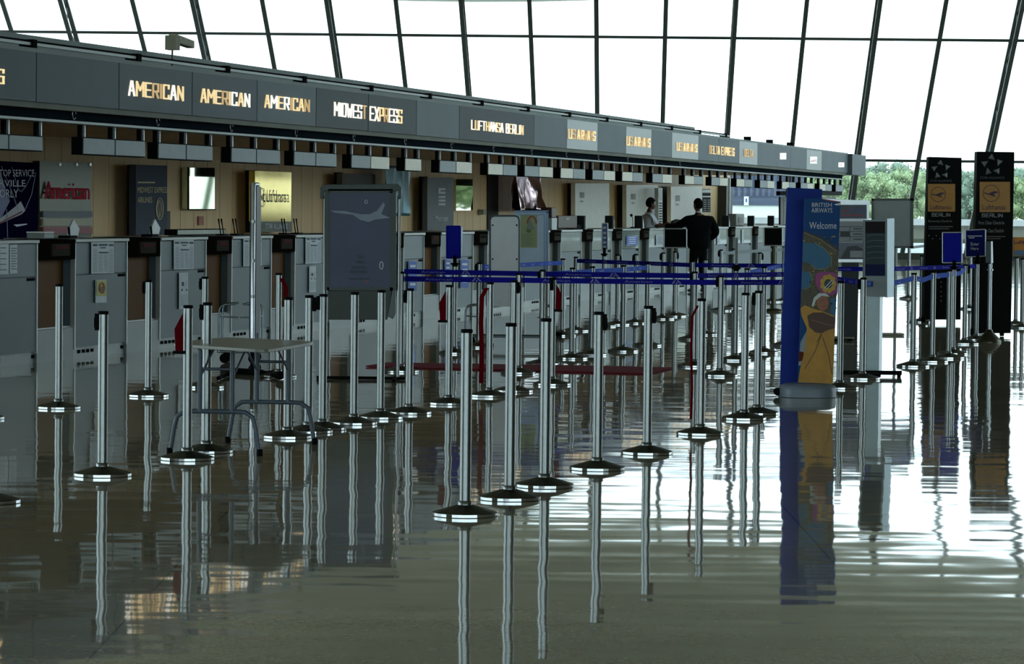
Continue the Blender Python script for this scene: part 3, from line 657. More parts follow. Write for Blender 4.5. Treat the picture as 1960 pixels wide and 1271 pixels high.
def ex(P, root):
    mb = MB(); P.text(mb, 'MIDWEST EXPRESS', 262, 358, 319, 369, GOLD); P.text(mb, 'AIRLINES', 262, 377, 290, 388, GOLD); P.rect(mb, 263, 348, 296, 350.5, GOLD); build('lettering', mb, root)
    mb = MB(); P.ring(mb, 304.5, 399.5, 7.2, 21, 1.3, GOLD); P.disc(mb, 304.5, 399.5, 5.2, 17, mat('gold_dull', (140, 130, 90), .5)); P.line(mb, [(301, 412), (304, 388), (307, 412)], 1, SLATE, 3); build('crest', mb, root)
    build('shadow_gap', gap(246, 262, 316, 450), root)
wall_panel('airline_sign_panel', [(260, 450), (320, 450), (320, 317), (260, 315)], SLATE, 'tall slate panel with gold Midwest Express lettering and oval crest', 'sign', t=WPT - .3, extra=ex)
wall_panel('framed_certificate', rect4(319, 404, 326, 449), mat('frame_brown', (86, 74, 50)), 'narrow brown framed card beside the slate Midwest panel', 'frame')
MIRR = mat('mirror', (190, 200, 170), .02, 1.0)
def ex(P, root):
    mb = MB(); P.slab(mb, rect4(358.5, 320, 360, 402), -.02, BLACK); P.slab(mb, rect4(358.5, 400.5, 411.5, 402), -.02, BLACK); build('frame', mb, root)
wall_panel('wall_mirror', rect4(360, 321, 411, 400), MIRR, 'framed mirror on the oak wall between slate and gold panels', 'mirror', extra=ex)
wall_panel('pink_notice', rect4(381, 414, 390, 431), mat('pink_paper', (196, 130, 110)), 'small pink notice on the oak wall beneath the framed mirror', 'notice', t=WPT - .03, th=.02)
GMIR = mat('gold_mirror', (214, 190, 96), .12, 1.0)
def ex(P, root):
    N_ = mat('sign_navy', (40, 46, 66), .5)
    mb = MB(); a, z0 = cp(507, 387, P.t); b, _ = cp(550, 387, P.t); z1_ = cp(507, 363, P.t)[1]; text(mb, 'Lufthansa', W(a, P.t - .03, z0), CU, UZ, b - a, z1_ - z0, N_); build('lettering', mb, root)
    mb = MB(); P.ring(mb, 501.5, 378, 5.6, 18.5, 1.0, N_); P.line(mb, [(497.5, 372), (501, 380), (505.5, 371)], 1.6, N_); P.line(mb, [(501, 380), (504, 384)], 1.6, N_); build('crane_emblem', mb, root)
    mb = MB(); P.slab(mb, rect4(490, 424, 557, 444), -.02, mat('sign_grey_green', (92, 98, 84), .5)); k = build('lower_plate', mb, root); mb = MB(); P.text(mb, 'STAR ALLIANCE', 503, 428, 545, 438, PALE, 8); build('lettering', mb, k)
    build('shadow_gap', gap(472, 489, 326, 445), root)
wall_panel('airline_sign_panel', [(488, 424), (557, 424), (558, 330), (488, 327)], GMIR, 'gold mirror panel with Lufthansa lettering and crane emblem', 'sign', t=WPT - .3, extra=ex)
def ex(P, root): build('shadow_gap', gap(642, 656, 330, 440), root)
wall_panel('grey_sign_panel', [(655, 440), (718, 440), (718, 334), (655, 332)], mat('panel_umber', (92, 86, 76), .6), 'dull brown-grey panel showing just above the Concorde poster stand', 'sign', t=WPT - .3, extra=ex)
# pale blue cloth banner with folds
def cloth(name, px0, px1, y0, y1, t, m, label, amp, n=26, tape=0.0, root=None):
    mb = MB(); k = mb.mi(m); rows_ = 16; rd = random.Random(len(label)); ph = [rd.random() * 6 for _ in range(5)]
    for j in range(rows_ + 1):
        for i in range(n + 1):
            u = i / n; v = j / rows_; px = px0 + (px1 - px0) * (tape * v * .3 + u * (1 - tape * v * .45)); a, z = cp(px, y0 + (y1 - y0) * v, t)
            w = amp * (math.sin(u * 22 + ph[0] + v * 2) + .6 * math.sin(u * 9 + ph[1] - v * 3) + .4 * math.sin(u * 47 + ph[2] + v * 5)) * (.3 + .7 * v); mb.v.append(W(a, t + w, z))
    for j in range(rows_):
        for i in range(n):
            q = j * (n + 1) + i; mb.f.append([q, q + 1, q + n + 2, q + n + 1]); mb.m.append(k); mb.smooth.append(True)
    a, z = cp((px0 + px1) / 2, (y0 + y1) / 2, t); o = build(name, mb, loc=W(a, t, z)); sd = o.modifiers.new('thickness', 'SOLIDIFY'); sd.thickness = .004
    return tag(o, label, 'banner')
cloth('cloth_banner', 736, 787, 317, 413, WPT - .5, mat('satin_pale_blue', (104, 140, 150), .3, .25), 'pale blue satin cloth banner hanging beside the Concorde poster stand', .05)
cloth('foil_banner', 983, 1036, 318, 404, WPT - .5, mat('iridescent_foil', (196, 170, 176), .12, 1.0, noise_amt=.3, scale=6), 'shiny pinkish foil drape hanging on the oak wall', .12)
def ex(P, root):
    mb = MB(); 
    P.poly(mb, [(839, 360), (852, 360), (852, 364), (843, 364), (843, 367), (852, 367), (852, 371), (839, 371)], PALE)
    for y in (375, 382, 389): P.rect(mb, 839, y, 852, y + 4, PALE)
    build('striped_flag_emblem', mb, root)
    mb = MB(); P.text(mb, 'Metrojet', 833, 412, 857, 427, PALE); build('lettering', mb, root); build('shadow_gap', gap(804, 819, 338, 441), root)
wall_panel('airline_sign_panel', rect4(818, 340, 868, 441), mat('slate_panel_dark', (88, 94, 98), .5), 'slate Metrojet panel with pale striped flag emblem', 'sign', t=WPT - .3, extra=ex)
wall_panel('wall_mirror', rect4(873, 343, 905, 403), MIRR, 'mirror on the oak wall right next to the Metrojet panel', 'mirror')
wall_panel('switch_plate', rect4(925, 401, 932, 411), mat('plate_pale', (150, 146, 126)), 'small pale switch plate beside the dark doorway', 'switch')
mb = gap(934, 954, 334, 442); struct('door_1', mb)
WPN = mat('wall_white_panel', (234, 234, 220), .35)
for i, (x0, x1, y0, g0, lab) in enumerate(((1101, 1166, 351, 1088, 'first white wall panel past the foil drape, behind the brown briefcase'), (1199, 1259, 354, 1183, 'second white wall panel, behind the shirt-sleeved agent'), (1284, 1344, 357, 1268, 'third white wall panel, behind the suited man'))):
    def ex(P, root):
        mb = MB(); P.rect(mb, x0 + 9, y0 + 17, x0 + 17, y0 + 28, mat('panel_emboss', (164, 166, 156), .5)); P.rect(mb, x0 + 9, y0 + 33, x0 + 15, y0 + 36, mat('panel_emboss', (164, 166, 156), .5)); build('faint_emblem', mb, root); build('shadow_gap', gap(g0, x0, y0, 437), root)
    wall_panel('white_wall_panel', rect4(x0, y0, x1, 437), WPN, lab, 'panel', t=WPT - .3, extra=ex)
def ex(P, root):
    mb = MB(); P.ring(mb, 1264, 372, 2.6, 12, 1, DSTEEL)
    for y in range(388, 426, 5): P.rect(mb, 1261, y, 1267, y + 2, BLACK)
    build('markings', mb, root)
wall_panel('striped_gauge_panel', rect4(1260, 360, 1268, 428), mat('silver_strip', (190, 192, 188), .3, .4), 'narrow silver strip with oval and dark rungs between the second and third white panels', 'panel', t=WPT - .5, extra=ex)
def ex(P, root):
    mb = MB(); P.rect(mb, 1344, 363, 1360, 369, WHITE); P.rect(mb, 1344, 375, 1360, 377.5, WHITE); build('white_bar', mb, root)
    mb = MB()
    for y in range(382, 404, 4): P.rect(mb, 1346, y, 1352, y + 2, mat('dim_text', (120, 124, 122))); P.rect(mb, 1354, y, 1359, y + 2, mat('dim_text', (120, 124, 122)))
    build('lettering', mb, root)
wall_panel('information_board', rect4(1344, 362, 1360, 406), BLACK, 'small black information board with white bars on the oak wall past the suited man', 'sign', t=WPT - .3, extra=ex)
# dark mullion where the oak wall ends
mb = MB(); mb.stz(SX(1386, WPT - .2), SX(1398, WPT - .2), WPT - .25, WPT + .2, 0, zS, MUL); mb.stz(SX(1391, WPT - .2), SX(1392, WPT - .2), WPT - .27, WPT - .25, 0, zS, ALU); nt_ += 1; struct('trim_%d' % nt_, mb)
# ================================================================== STANCHIONS
POLE_H = 0.985
def stanchion_meshes():
    d = {}
    r = 0.172
    mb = MB(); mb.lathe([(r - .006, 0.0), (r, .004), (r, .019), (r - .006, .023), (r * .62, .04), (r * .42, .05), (.045, .058)], (0, 0, 0), DSTEEL, 12, smooth=False)
    d['base'] = mb
    mb = MB(); mb.lathe([(r + .001, .003), (r + .001, .018)], (0, 0, 0), CHROME, 32, smooth=False); d['rim'] = mb
    mb = MB(); mb.lathe([(.038, .05), (.038, .075), (.03, .08)], (0, 0, 0), STEEL, 20); mb.lathe([(.0295, .08), (.0295, POLE_H - .02)], (0, 0, 0), STEEL, 24); d['pole'] = mb
    mb = MB(); mb.lathe([(.031, POLE_H - .02), (.0315, POLE_H - .003), (.028, POLE_H)], (0, 0, 0), BLACK, 20); d['cap'] = mb
    mb = MB(); mb.box((-.05, -.016, POLE_H - .115), (-.029, .016, POLE_H - .015), BLACK); mb.box((-.054, -.012, POLE_H - .1), (-.05, .012, POLE_H - .04), DARK); d['belt_clip'] = mb
    return d
SM = {}
for k, mb in stanchion_meshes().items():
    me = bpy.data.meshes.new(k); me.from_pydata([tuple(v) for v in mb.v], [], mb.f)
    for m in mb.mats: me.materials.append(m)
    me.polygons.foreach_set('material_index', mb.m); me.polygons.foreach_set('use_smooth', mb.smooth); SM[k] = me
def ribbon(name, pts, wid, m, parent, up=None, th=.003):
    """strap of width wid (along the vector function wid) through pts"""
    mb = MB()
    for (p, w), (q, v) in zip(pts, pts[1:]):
        p, w, q, v = Vector(p), Vector(w), Vector(q), Vector(v)
        n = (q - p).cross(w); n = n.normalized() * th if n.length > 1e-9 else Vector((0, th, 0))
        mb.hexa([p - w, q - v, q - v + n, p - w + n, p + w, q + v, q + v + n, p + w + n], m)
    return build(name, mb, parent)
ST = {}
def stanchion(key, px, py, label, clip='L', red=None, group='silver belt posts'):
    g = ground(px, py); root = thing('stanchion', (g.x, g.y, 0), label, 'stanchion', group); ST[key] = g
    for k in ('base', 'pole', 'cap', 'belt_clip'):
        if k == 'belt_clip' and not clip: continue
        o = bpy.data.objects.new(k, SM[k]); COL.objects.link(o); o.parent = root
        if k == 'base': r_ = bpy.data.objects.new('rim', SM['rim']); COL.objects.link(r_); r_.parent = o; base_o = o
        if k == 'belt_clip': o.rotation_euler.z = {'L': 0, 'R': math.pi, 'B': -1.3, 'F': 1.3}[clip]
    if red:
        kind, sgn = red; z = POLE_H - .05; x0 = g.x + sgn * .03
        if kind == 'short':     # strap end drooping from the head
            pass
            mb = MB(); mb.prism([(x0, g.y - .036, z), (x0 + sgn * .052, g.y - .036, z - .1), (x0 + sgn * .045, g.y - .036, z - .24), (x0 - sgn * .005, g.y - .036, z - .24)], Vector((0, .008, 0)), RED); build('red_strap', mb, root)
            mb = MB(); mb.box((min(x0 + sgn * .06, x0 - sgn * .01), g.y - .045, z - .26), (max(x0 + sgn * .06, x0 - sgn * .01), g.y - .02, z - .24), BLACK); build('strap_tip', mb, root)
        if kind in ('long', 'thin'):      # strap hanging all the way down
            hw = .02 if kind == 'long' else .009; mb = MB(); pts = [(x0, z), (x0 + sgn * .04, z - .08), (x0 + sgn * .045, z - .3), (x0 + sgn * .035, z - .6), (x0 + sgn * .04, z - .82)]
            for (a, za), (b, zb) in zip(pts, pts[1:]): mb.hexa([(b - hw, g.y - .04, zb), (b + hw, g.y - .04, zb), (b + hw, g.y - .036, zb), (b - hw, g.y - .036, zb), (a - hw, g.y - .04, za), (a + hw, g.y - .04, za), (a + hw, g.y - .036, za), (a - hw, g.y - .036, za)], RED)
            build('red_strap', mb, root)
    return root
A_ = 'silver post, '
rows_ = [
 # bare posts at the camera end, left of the picture
 ('a1', -22, 962, 'silver post beyond the picture edge, only its round base showing low down', 'L', None), ('a2', -36, 802, 'silver post beyond the picture edge, a sliver of base showing before the counters', 'L', None),
 ('a3', 196, 911, 'tall bare silver post standing alone, before the folding table', 'L', None), ('a4', 112, 782, 'bare silver post in front of the first brown baggage well', None, None),
 ('a5', 283, 759, 'bare silver post in front of the second brown baggage well', 'L', None), ('a6', 358, 880, 'silver post with folded red strap, by the folding table', None, ('short', -1)),
 ('a7', 395, 866, 'bare silver post touching the table, next to the red-strapped one', 'L', None), ('a8', 391, 742, 'silver post standing behind the folding table by the third baggage well', 'L', None),
 ('a9', 532, 722, 'silver post with long red strap behind the folding table', None, ('long', 1)),
 # diagonal row from the table to the Concorde stand
 ('b1', 550, 838, 'first post of the diagonal row starting at the table, base in front', None, None), ('b2', 590, 828, 'second post of the diagonal row starting at the table', 'R', None), ('b3', 617, 822, 'third post of the diagonal row from the table, left of Concorde poster', 'L', None),
 ('b4', 677, 812, 'fourth post of the diagonal row, left one before the Concorde poster', None, None), ('b5', 728, 801, 'fifth post of the diagonal row, right one before the Concorde poster', None, None), ('b6', 783, 792, 'sixth post of the diagonal row, just past the Concorde poster stand', 'L', None),
 ('b7', 858, 774, 'seventh post of the diagonal row, red strap hanging from its head', None, ('short', -1)), ('b8', 936, 759, 'eighth post of the diagonal row, long lettered red strap', None, ('long', -1)),
 ('b9', 982, 750, 'ninth post of the diagonal row, dark capped, behind the white-topped front post', 'R', None), ('b10', 1056, 737, 'tenth post of the diagonal row with red strap and dark clip', 'F', ('short', 1)),
 # front diagonal row
 ('c1', 890, 987, 'frontmost and lowest-standing post of the front diagonal row', None, None), ('c2', 975, 956, 'second post of the front diagonal row, before the white board', None, None), ('c3', 1042, 932, 'third post of the front diagonal row, before the pale blue board', None, None),
 ('c4', 1143, 899, 'fourth post of the front diagonal row, dark clip on its right', 'R', None), ('c5', 1238, 869, 'fifth post of the front diagonal row, below the agent', 'R', None), ('c6', 1340, 832, 'sixth post of the front row, thin red strap at its side', None, ('thin', -1)),
 ('c7', 1424, 803, 'seventh post of the front diagonal row, left of a close pair', None, None), ('c8', 1449, 793, 'eighth post of the front diagonal row, beside the blue British Airways sign', 'L', None),
 # belted lanes
 ('d1', 767, 712, 'post at the near end of the front blue belt, behind the Concorde stand', None, None), ('d2', 992, 715, 'post carrying the front blue belt before the white board', None, None), ('d3', 1378, 720, 'post where the front blue belt ends its long run, right of centre', 'L', None),
 ('d4', 869, 677, 'post under the solid blue sign', None, None), ('d5', 1037, 698, 'post carrying the second blue belt, before the pale blue board', 'L', None), ('d6', 1328, 702, 'post carrying the second blue belt in front of the suited man', 'L', None),
 ('e1', 916, 665, 'post with light blue belt just left of the white board', 'L', None), ('e2', 1076, 643, 'post where the light blue belt ends past the pale blue board', None, None), ('e3', 1101, 634, 'post where the rear dark blue belt starts', None, None),
 ('e4', 1094, 687, 'first post of the light blue lane before the desks with glare', None, None), ('e5', 1132, 680, 'second post of the light blue lane before the desks with glare', None, None), ('e6', 1192, 673, 'third post of the light blue lane before the desks with glare', None, None), ('e7', 1238, 662, 'last post of the light blue lane, below the agent', None, None),
 ('f1', 1155, 625, 'dark post holding the narrow blue sign', None, None), ('f2', 1181, 622, 'dark post just past the narrow blue sign', 'R', None), ('f3', 1216, 619, 'far post in front of the agent, dark receiver on top', 'L', None), ('f4', 1268, 611, 'far post with clip on its left, under the first black monitor', 'L', None), ('f5', 1291, 606, 'far post right under the first black monitor', 'R', None),
 ('f6', 1324, 650, 'post carrying the rear dark blue belt in front of the suited man', None, None), ('f7', 1348, 641, 'post touching the suited man\'s legs in view, rear belt beside it', None, None),
 ('g1', 1379, 595, 'far post just right of the suited man', 'L', None), ('g2', 1403, 590, 'far post second right of the suited man', None, None), ('g3', 1407, 690, 'post with a thin tall rod rising from its black collar', None, None), ('g4', 1428, 684, 'post next to the rod post, towards the blue British Airways sign', None, None),
 ('g5', 1461, 676, 'post between rod post and the blue British Airways sign', None, None), ('g6', 1477, 578, 'small far post by the further black monitor', None, None), ('g7', 1453, 608, 'far post with dark clip before the further black monitor', 'R', None), ('g8', 1503, 662, 'post half hidden behind the blue British Airways sign', None, None),
 ('g9', 1499, 577, 'small far post peeping out before the blue British Airways sign, grey belt ending', None, None),
 # right hand lanes
 ('h1', 1650, 726, 'post in front of the slim display column', 'L', None), ('h2', 1607, 744, 'post hidden behind the British Airways sign, base peeping out', None, None), ('h3', 1747, 702, 'first post of the curved light blue lane past the display column', None, None), ('h4', 1784, 693, 'second post of the curved light blue lane past the display column', None, None),
 ('h5', 1815, 686, 'third post of the curved light blue lane, close pair with the next', None, None), ('h6', 1823, 678, 'fourth post of the curved light blue lane, close behind the third', None, None), ('h7', 1846, 659, 'post beside the solid blue square sign at the first black totem', 'R', None),
 ('h8', 1868, 651, 'post under the Enter Here sign', None, None), ('h9', 1856, 592, 'far post between the two black totems', None, None), ('h10', 1763, 617, 'far post at the near edge of the first black totem', None, None), ('h11', 1739, 572, 'farthest post on the side past the grey board', None, None), ('h12', 1779, 560, 'far post behind the first black totem', None, None),
 ('h13', 1944, 622, 'dark post below the orange kiosk at the picture edge', None, None), ('h14', 1956, 628, 'silver post below the orange kiosk at the picture edge', None, None),
]
for key, px, py, lab, clip, red in rows_: stanchion(key, px, py, lab, clip, red)
# belts between the posts
def belt(keys, m, z, label, txt=None, grp='belts strung between the posts', sag=.0, endpx=None):
    P = [ST[k].copy() if isinstance(k, str) else k for k in keys]; mid = (P[0] + P[-1]) / 2
    root = thing('barrier_belt', (mid.x, mid.y, z), label, 'belt', grp); mb = MB(); tx = MB(); tm = mat('belt_dim_print', (132, 136, 190), .8, spec=.05) if m is BLUE else mat('belt_white_print', (196, 206, 236), .6)
    hw = .026
    for a, b in zip(P, P[1:]):
        d = (b - a); L = d.length; d.normalize(); n = Vector((d.y, -d.x, 0));
        if n.y > 0: n = -n
        a = a + d * .03; L -= .06; k = max(1, int(L / .5)); 
        zf = lambda u: z - sag * 4 * u * (1 - u)
        for i in range(k):
            u0, u1 = i / k, (i + 1) / k; p0 = a + d * L * u0; p1 = a + d * L * u1
            mb.hexa([p0 + UZ * (zf(u0) - hw), p1 + UZ * (zf(u1) - hw), p1 - n * .003 + UZ * (zf(u1) - hw), p0 - n * .003 + UZ * (zf(u0) - hw), p0 + UZ * (zf(u0) + hw), p1 + UZ * (zf(u1) + hw), p1 - n * .003 + UZ * (zf(u1) + hw), p0 - n * .003 + UZ * (zf(u0) + hw)], m)
        if txt:
            dx = d if d.x > 0 else -d; st = a if d.x > 0 else a + d * L; q = .2
            foreshort = 1
            while q < L - .6:
                o = st + dx * q + n * .004
                text(tx, txt, o + UZ * (zf(q / L) - .012), dx, UZ, .27 if m is BLUE else .16, .024, tm)
                if m is BLUE:
                    c0 = o + dx * .46 + UZ * (zf(q / L) - .018)
                    tx.poly([c0, c0 + dx * .018, c0 + dx * .04 + UZ * .03, c0 + dx * .03 + UZ * .04], tm); tx.poly([c0 + dx * .1, c0 + dx * .06 + UZ * .04, c0 + dx * .05 + UZ * .03, c0 + dx * .08], tm)
                    tx.poly([c0 + dx * .036, c0 + dx * .062, c0 + dx * .05 + UZ * .02], tm)
                q += .8 if m is BLUE else .42
    build('webbing', mb, root)
    if txt: build('print', tx, root, label='pale printed lettering')
zb_ = .93
hid1 = ground(1560, 716); hid2 = ground(1560, 690); 
belt(['d1', 'd2', 'd3', hid1], BLUE, .915, 'dark blue printed belt across the middle, the nearest and lowest of the three', 'American')
belt(['d5', 'd6', hid2], BLUE, .94, 'dark blue printed belt just behind the nearest one, passing the suited man', 'American')
belt([ground(767, 690), 'd5'], BLUE, .94, 'dark blue belt behind the solid blue sign, towards the white board', 'American')
belt(['e3', 'f6', ground(1500, 651)], BLUE, .93, 'rear and highest dark blue printed belt, between pale blue board and big blue sign', 'American')
belt(['e1', 'e2'], LBLUE, .93, 'light blue printed belt ending at the post past the pale blue board', '1 and 2')
belt([ground(1045, 694), 'e4', 'e5', 'e6', 'e7'], LBLUE, .93, 'light blue printed belt linking the lane posts before the desks with glare', '1 and 2')
belt(['g4', ground(1515, 640)], LBLUE, .93, 'light blue printed belt vanishing behind the blue British Airways sign', '1 and 2')
belt([ground(1575, 700), 'h1'], BLUE, .93, 'dark blue printed belt between British Airways sign and display column', 'American')
belt([ground(1560, 668), ground(1700, 666), 'h8'], BLUE, .94, 'dark blue printed belt running past the display column to the black totems', 'American')
belt(['h1', 'h3', 'h4', 'h5', 'h6', 'h7'], LBLUE, .93, 'light blue belt curving along the posts past the display column', '1 and 2', sag=.03)
GREYB = mat('belt_grey', (112, 122, 126), .6)
belt(['g1', 'g6', 'g9'], GREYB, .92, 'grey belt across the desks just past the suited man')
belt(['h11', 'h12'], GREYB, .95, 'grey belt low behind the grey board')
# small signs on the posts
def post_sign(key, x0, y0, x1, y1, m, label, extra=None, frame=ALU, th=.02, skew=0, name='post_sign'):
    g = ST[key]; Y = g.y - .03; P = YP(Y); root = thing(name, (g.x, g.y, POLE_H), label, 'sign')
    pts = [(x0, y1), (x1, y1 - skew), (x1, y0 - skew), (x0, y0)]
    mb = MB(); P.slab(mb, pts, th, m); build('board', mb, root)
    mb = MB()
    for a, b in zip(pts, pts[1:] + pts[:1]): mb.tube([P.p(*a, 0), P.p(*b, 0)], .008, frame, n=6)
    build('frame', mb, root)
    zz = P.p(x0, y1).z; mb = MB(); mb.box((g.x - .02, g.y - .045, POLE_H), (g.x + .02, g.y - .005, max(zz + .03, POLE_H + .03)), BLACK); mb.box((g.x - .045, g.y - .045, POLE_H), (g.x + .045, g.y + .03, POLE_H + .02), BLACK); build('mount', mb, root)
    if extra: extra(P, root)
    return root
SBLUE = mat('sign_royal_blue', (30, 36, 165), .8, spec=.05); SNAVY = mat('sign_deep_navy', (24, 32, 96), .8, spec=.05)
def ex(P, root): mb = MB(); P.slab(mb, [(879, 494), (884, 490), (886, 436), (881, 432)], .05, mat('sign_side_silver', (180, 190, 205), .3, .4)); build('side_panel', mb, root)
post_sign('d4', 855, 433, 881, 494, SBLUE, 'solid blue upright tent sign with silver side on a post past the Concorde stand', ex, SBLUE)
def ex(P, root):
    mb = MB()
    for y in (434, 444, 453, 462, 471): P.rect(mb, 1154.5, y, 1160, y + 4, PALE, 2)
    build('lettering', mb, root)
post_sign('f1', 1152, 428, 1163, 478, mat('sign_steel_blue', (70, 96, 150), .5), 'narrow steel blue sign with pale lettering on a dark post', ex, skew=1)
def ex(P, root): mb = MB(); P.text(mb, 'Enter', 1858, 464, 1874, 470, PALE); P.text(mb, 'Here', 1858, 472.5, 1873, 478.5, PALE); P.rect(mb, 1852, 451, 1880, 452.5, PALE); P.rect(mb, 1854, 454.5, 1865, 456, PALE); build('lettering', mb, root)
post_sign('h8', 1848, 441, 1886, 492, SNAVY, 'tilted navy square sign reading Enter Here on a post', ex, skew=2)
post_sign('h6', 1804, 445, 1841, 503, SBLUE, 'solid blue square sign in front of the first black totem', None)
g = ST['g3']; root = thing('rod_holder', (g.x, g.y, POLE_H), 'thin grey rod with black collar rising from a belt post', 'rod'); mb = MB(); mb.lathe([(.05, POLE_H), (.05, POLE_H + .03), (.02, POLE_H + .05)], (g.x, g.y, 0), BLACK, 16); build('collar', mb, root)
mb = MB(); mb.tube([(g.x, g.y, POLE_H + .05), (g.x, g.y, atY(1407, 455, g.y).z)], .016, mat('rod_grey', (130, 140, 138), .4), n=8); build('rod', mb, root)
# black monitors on low posts
for px0, y0, px1, y1, by, gx, lab in ((1271, 438, 1314, 474, 604, 1293, 'black square monitor with pale rim in front of the suited man'), (1462, 436, 1497, 470, 596, 1480, 'black square monitor near the blue British Airways sign')):
    g = ground(gx, by); P = YP(g.y); root = thing('monitor_stand', (g.x, g.y, 0), lab, 'monitor')
    mb = MB(); P.slab(mb, rect4(px0, y0, px1, y1), .06, BLACK); build('screen', mb, root); mb = MB()
    for a, b in zip(rect4(px0, y0, px1, y1), rect4(px0, y0, px1, y1)[1:] + rect4(px0, y0, px1, y1)[:1]): mb.tube([P.p(*a, 0), P.p(*b, 0)], .01, ALU, n=6)
    build('bezel', mb, root); mb = MB(); mb.tube([(g.x, g.y + .03, .03), (g.x, g.y + .03, P.p(gx, y1).z)], .035, DSTEEL, n=12); build('pole', mb, root)
    mb = MB(); mb.lathe([(.2, 0), (.2, .02), (.05, .05)], (g.x, g.y + .03, 0), DSTEEL, 16); build('base', mb, root)
# stand with a domed base at the second totem
g = ground(1893, 655); P = YP(g.y); root = thing('sign_stand', (g.x, g.y, 0), 'silver pedestal with domed base and narrow grey edge-on sign before the second totem', 'sign stand')
mb = MB(); mb.lathe([(.155, 0), (.155, .015), (.13, .05), (.05, .13), (.04, .16)], (g.x, g.y, 0), DSTEEL, 24); build('base', mb, root)
mb = MB(); mb.lathe([(.026, .14), (.026, P.p(1893, 505).z)], (g.x, g.y, 0), ALU, 14); mb.lathe([(.04, P.p(1893, 518).z), (.04, P.p(1893, 515).z)], (g.x, g.y, 0), ALU, 14); build('pole', mb, root)
mb = MB(); P.slab(mb, rect4(1887, 462, 1897, 503), .03, mat('sign_back_grey', (70, 84, 90), .5)); P.slab(mb, [(1897, 505), (1901, 503), (1900, 462), (1897, 462)], .1, ALU); build('board', mb, root)
# red strip of carpet
mb = MB(); pts = [ground(700, 703), ground(1240, 717), ground(1287, 706), ground(1100, 702), ground(742, 696.5)]
mb.prism([Vector((p.x, p.y, .004)) for p in pts], Vector((0, 0, .012)), mat('red_carpet', (128, 26, 48), .95, bump=.002, scale=300))
tag(build('carpet_strip', mb, loc=(pts[1].x - 1, pts[1].y, .004), fixn=True), 'dark red carpet strip lying across the floor under the belts', 'carpet')
# ================================================================== STANDS, SIGNS, TABLE
FR = mat('stand_frame_green_grey', (50, 60, 57), .45, .2)
# Concorde poster stand
gL = ground(618, 727); gR = ground(767, 727); Y0 = (gL.y + gR.y) / 2; P = YP(Y0)
root = thing('poster_stand', ((gL.x + gR.x) / 2, Y0, 0), 'large dark framed poster stand with a Concorde poster, facing the viewer', 'poster stand')
for x_, y_ in ((622, 358), (764, 358)):
    mb = MB(); a = P.p(x_, 727, 0); b = P.p(x_, 375, 0); mb.tube([Vector((b.x, Y0 + .03, .02)), Vector((b.x, Y0 + .03, b.z))], .0165, STEEL, n=12); build('upright', mb, root)
mb = MB(); P.slab(mb, [(613, 372), (613, 360), (618, 353), (762, 352), (768, 359), (768, 380), (762, 382), (762, 366), (620, 366), (620, 380), (613, 380)], .07, FR); build('top_frame', mb, root, bevel=.004)
mb = MB(); P.slab(mb, [(621, 556), (630, 556), (630, 366), (621, 366)], .05, FR); P.slab(mb, [(746, 556), (758, 556), (758, 366), (746, 366)], .05, FR); P.slab(mb, rect4(626, 550, 752, 556), .05, FR); P.slab(mb, rect4(628, 362, 752, 369), .05, FR); build('side_frame', mb, root)
POST = mat('poster_night_blue', (38, 50, 82), .35, noise_amt=.15, scale=2.5, spec=.35)
Pb = YP(Y0 + .01); mb = MB(); Pb.slab(mb, rect4(630, 367, 747, 552), .02, POST); ps = build('poster', mb, root)
mb = MB(); TXT = mat('poster_dark_text', (40, 44, 56), .5); Q = YP(Y0 + .005)
Q.poly(mb, [(633, 403), (660, 404), (690, 410), (708, 410), (722, 403), (734, 387), (737, 392), (730, 410), (748, 417), (720, 420), (705, 425), (690, 421), (675, 411), (640, 407)], mat('poster_aircraft_grey', (130, 140, 156), .5)); build('aircraft_print', mb, ps)
mb = MB()
for q, (t_, a, b, y) in enumerate((('The', 682, 696, 487), ('world', 680, 696, 497), ('favours', 674, 702, 507), ('Concorde', 670, 702, 516))): Q.text(mb, t_, a, y, b, y + 7, TXT)
Q.text(mb, 'britishairways.com', 666, 531, 708, 536, TXT); build('lettering', mb, ps)
mb = MB(); Q.ring(mb, 701, 386, 3, 4, 1, PALE, n=12); Q.ring(mb, 730, 508, 4, 8, 1.5, PALE, n=12); Q.line(mb, [(698, 541), (708, 535)], 2, mat('print_rose', (150, 70, 90), .5)); build('small_prints', mb, ps)
mb = MB(); Q2 = YP(Y0 + .02); Q2.slab(mb, [(628, 612), (741, 612), (750, 556), (628, 556)], .18, mat('stand_box_green', (54, 62, 56), .5)); build('literature_box', mb, root, bevel=.004)
mb = MB(); Q2.slab(mb, [(742, 606), (752, 611), (757, 600), (757, 556), (751, 556)], .2, mat('stand_side_grey', (96, 106, 108), .5)); build('side_panel', mb, root)
mb = MB(); mb.box((ground(605, 727).x, Y0 - .02, 0.003), (ground(776, 727).x, Y0 + .06, .03), BLACK); mb.box((P.p(760, 0).x, Y0 - .4, .003), (P.p(767, 0).x, Y0 + .4, .03), BLACK); mb.box((P.p(618, 0).x, Y0 - .4, .003), (P.p(625, 0).x, Y0 + .4, .03), BLACK); build('foot', mb, root)
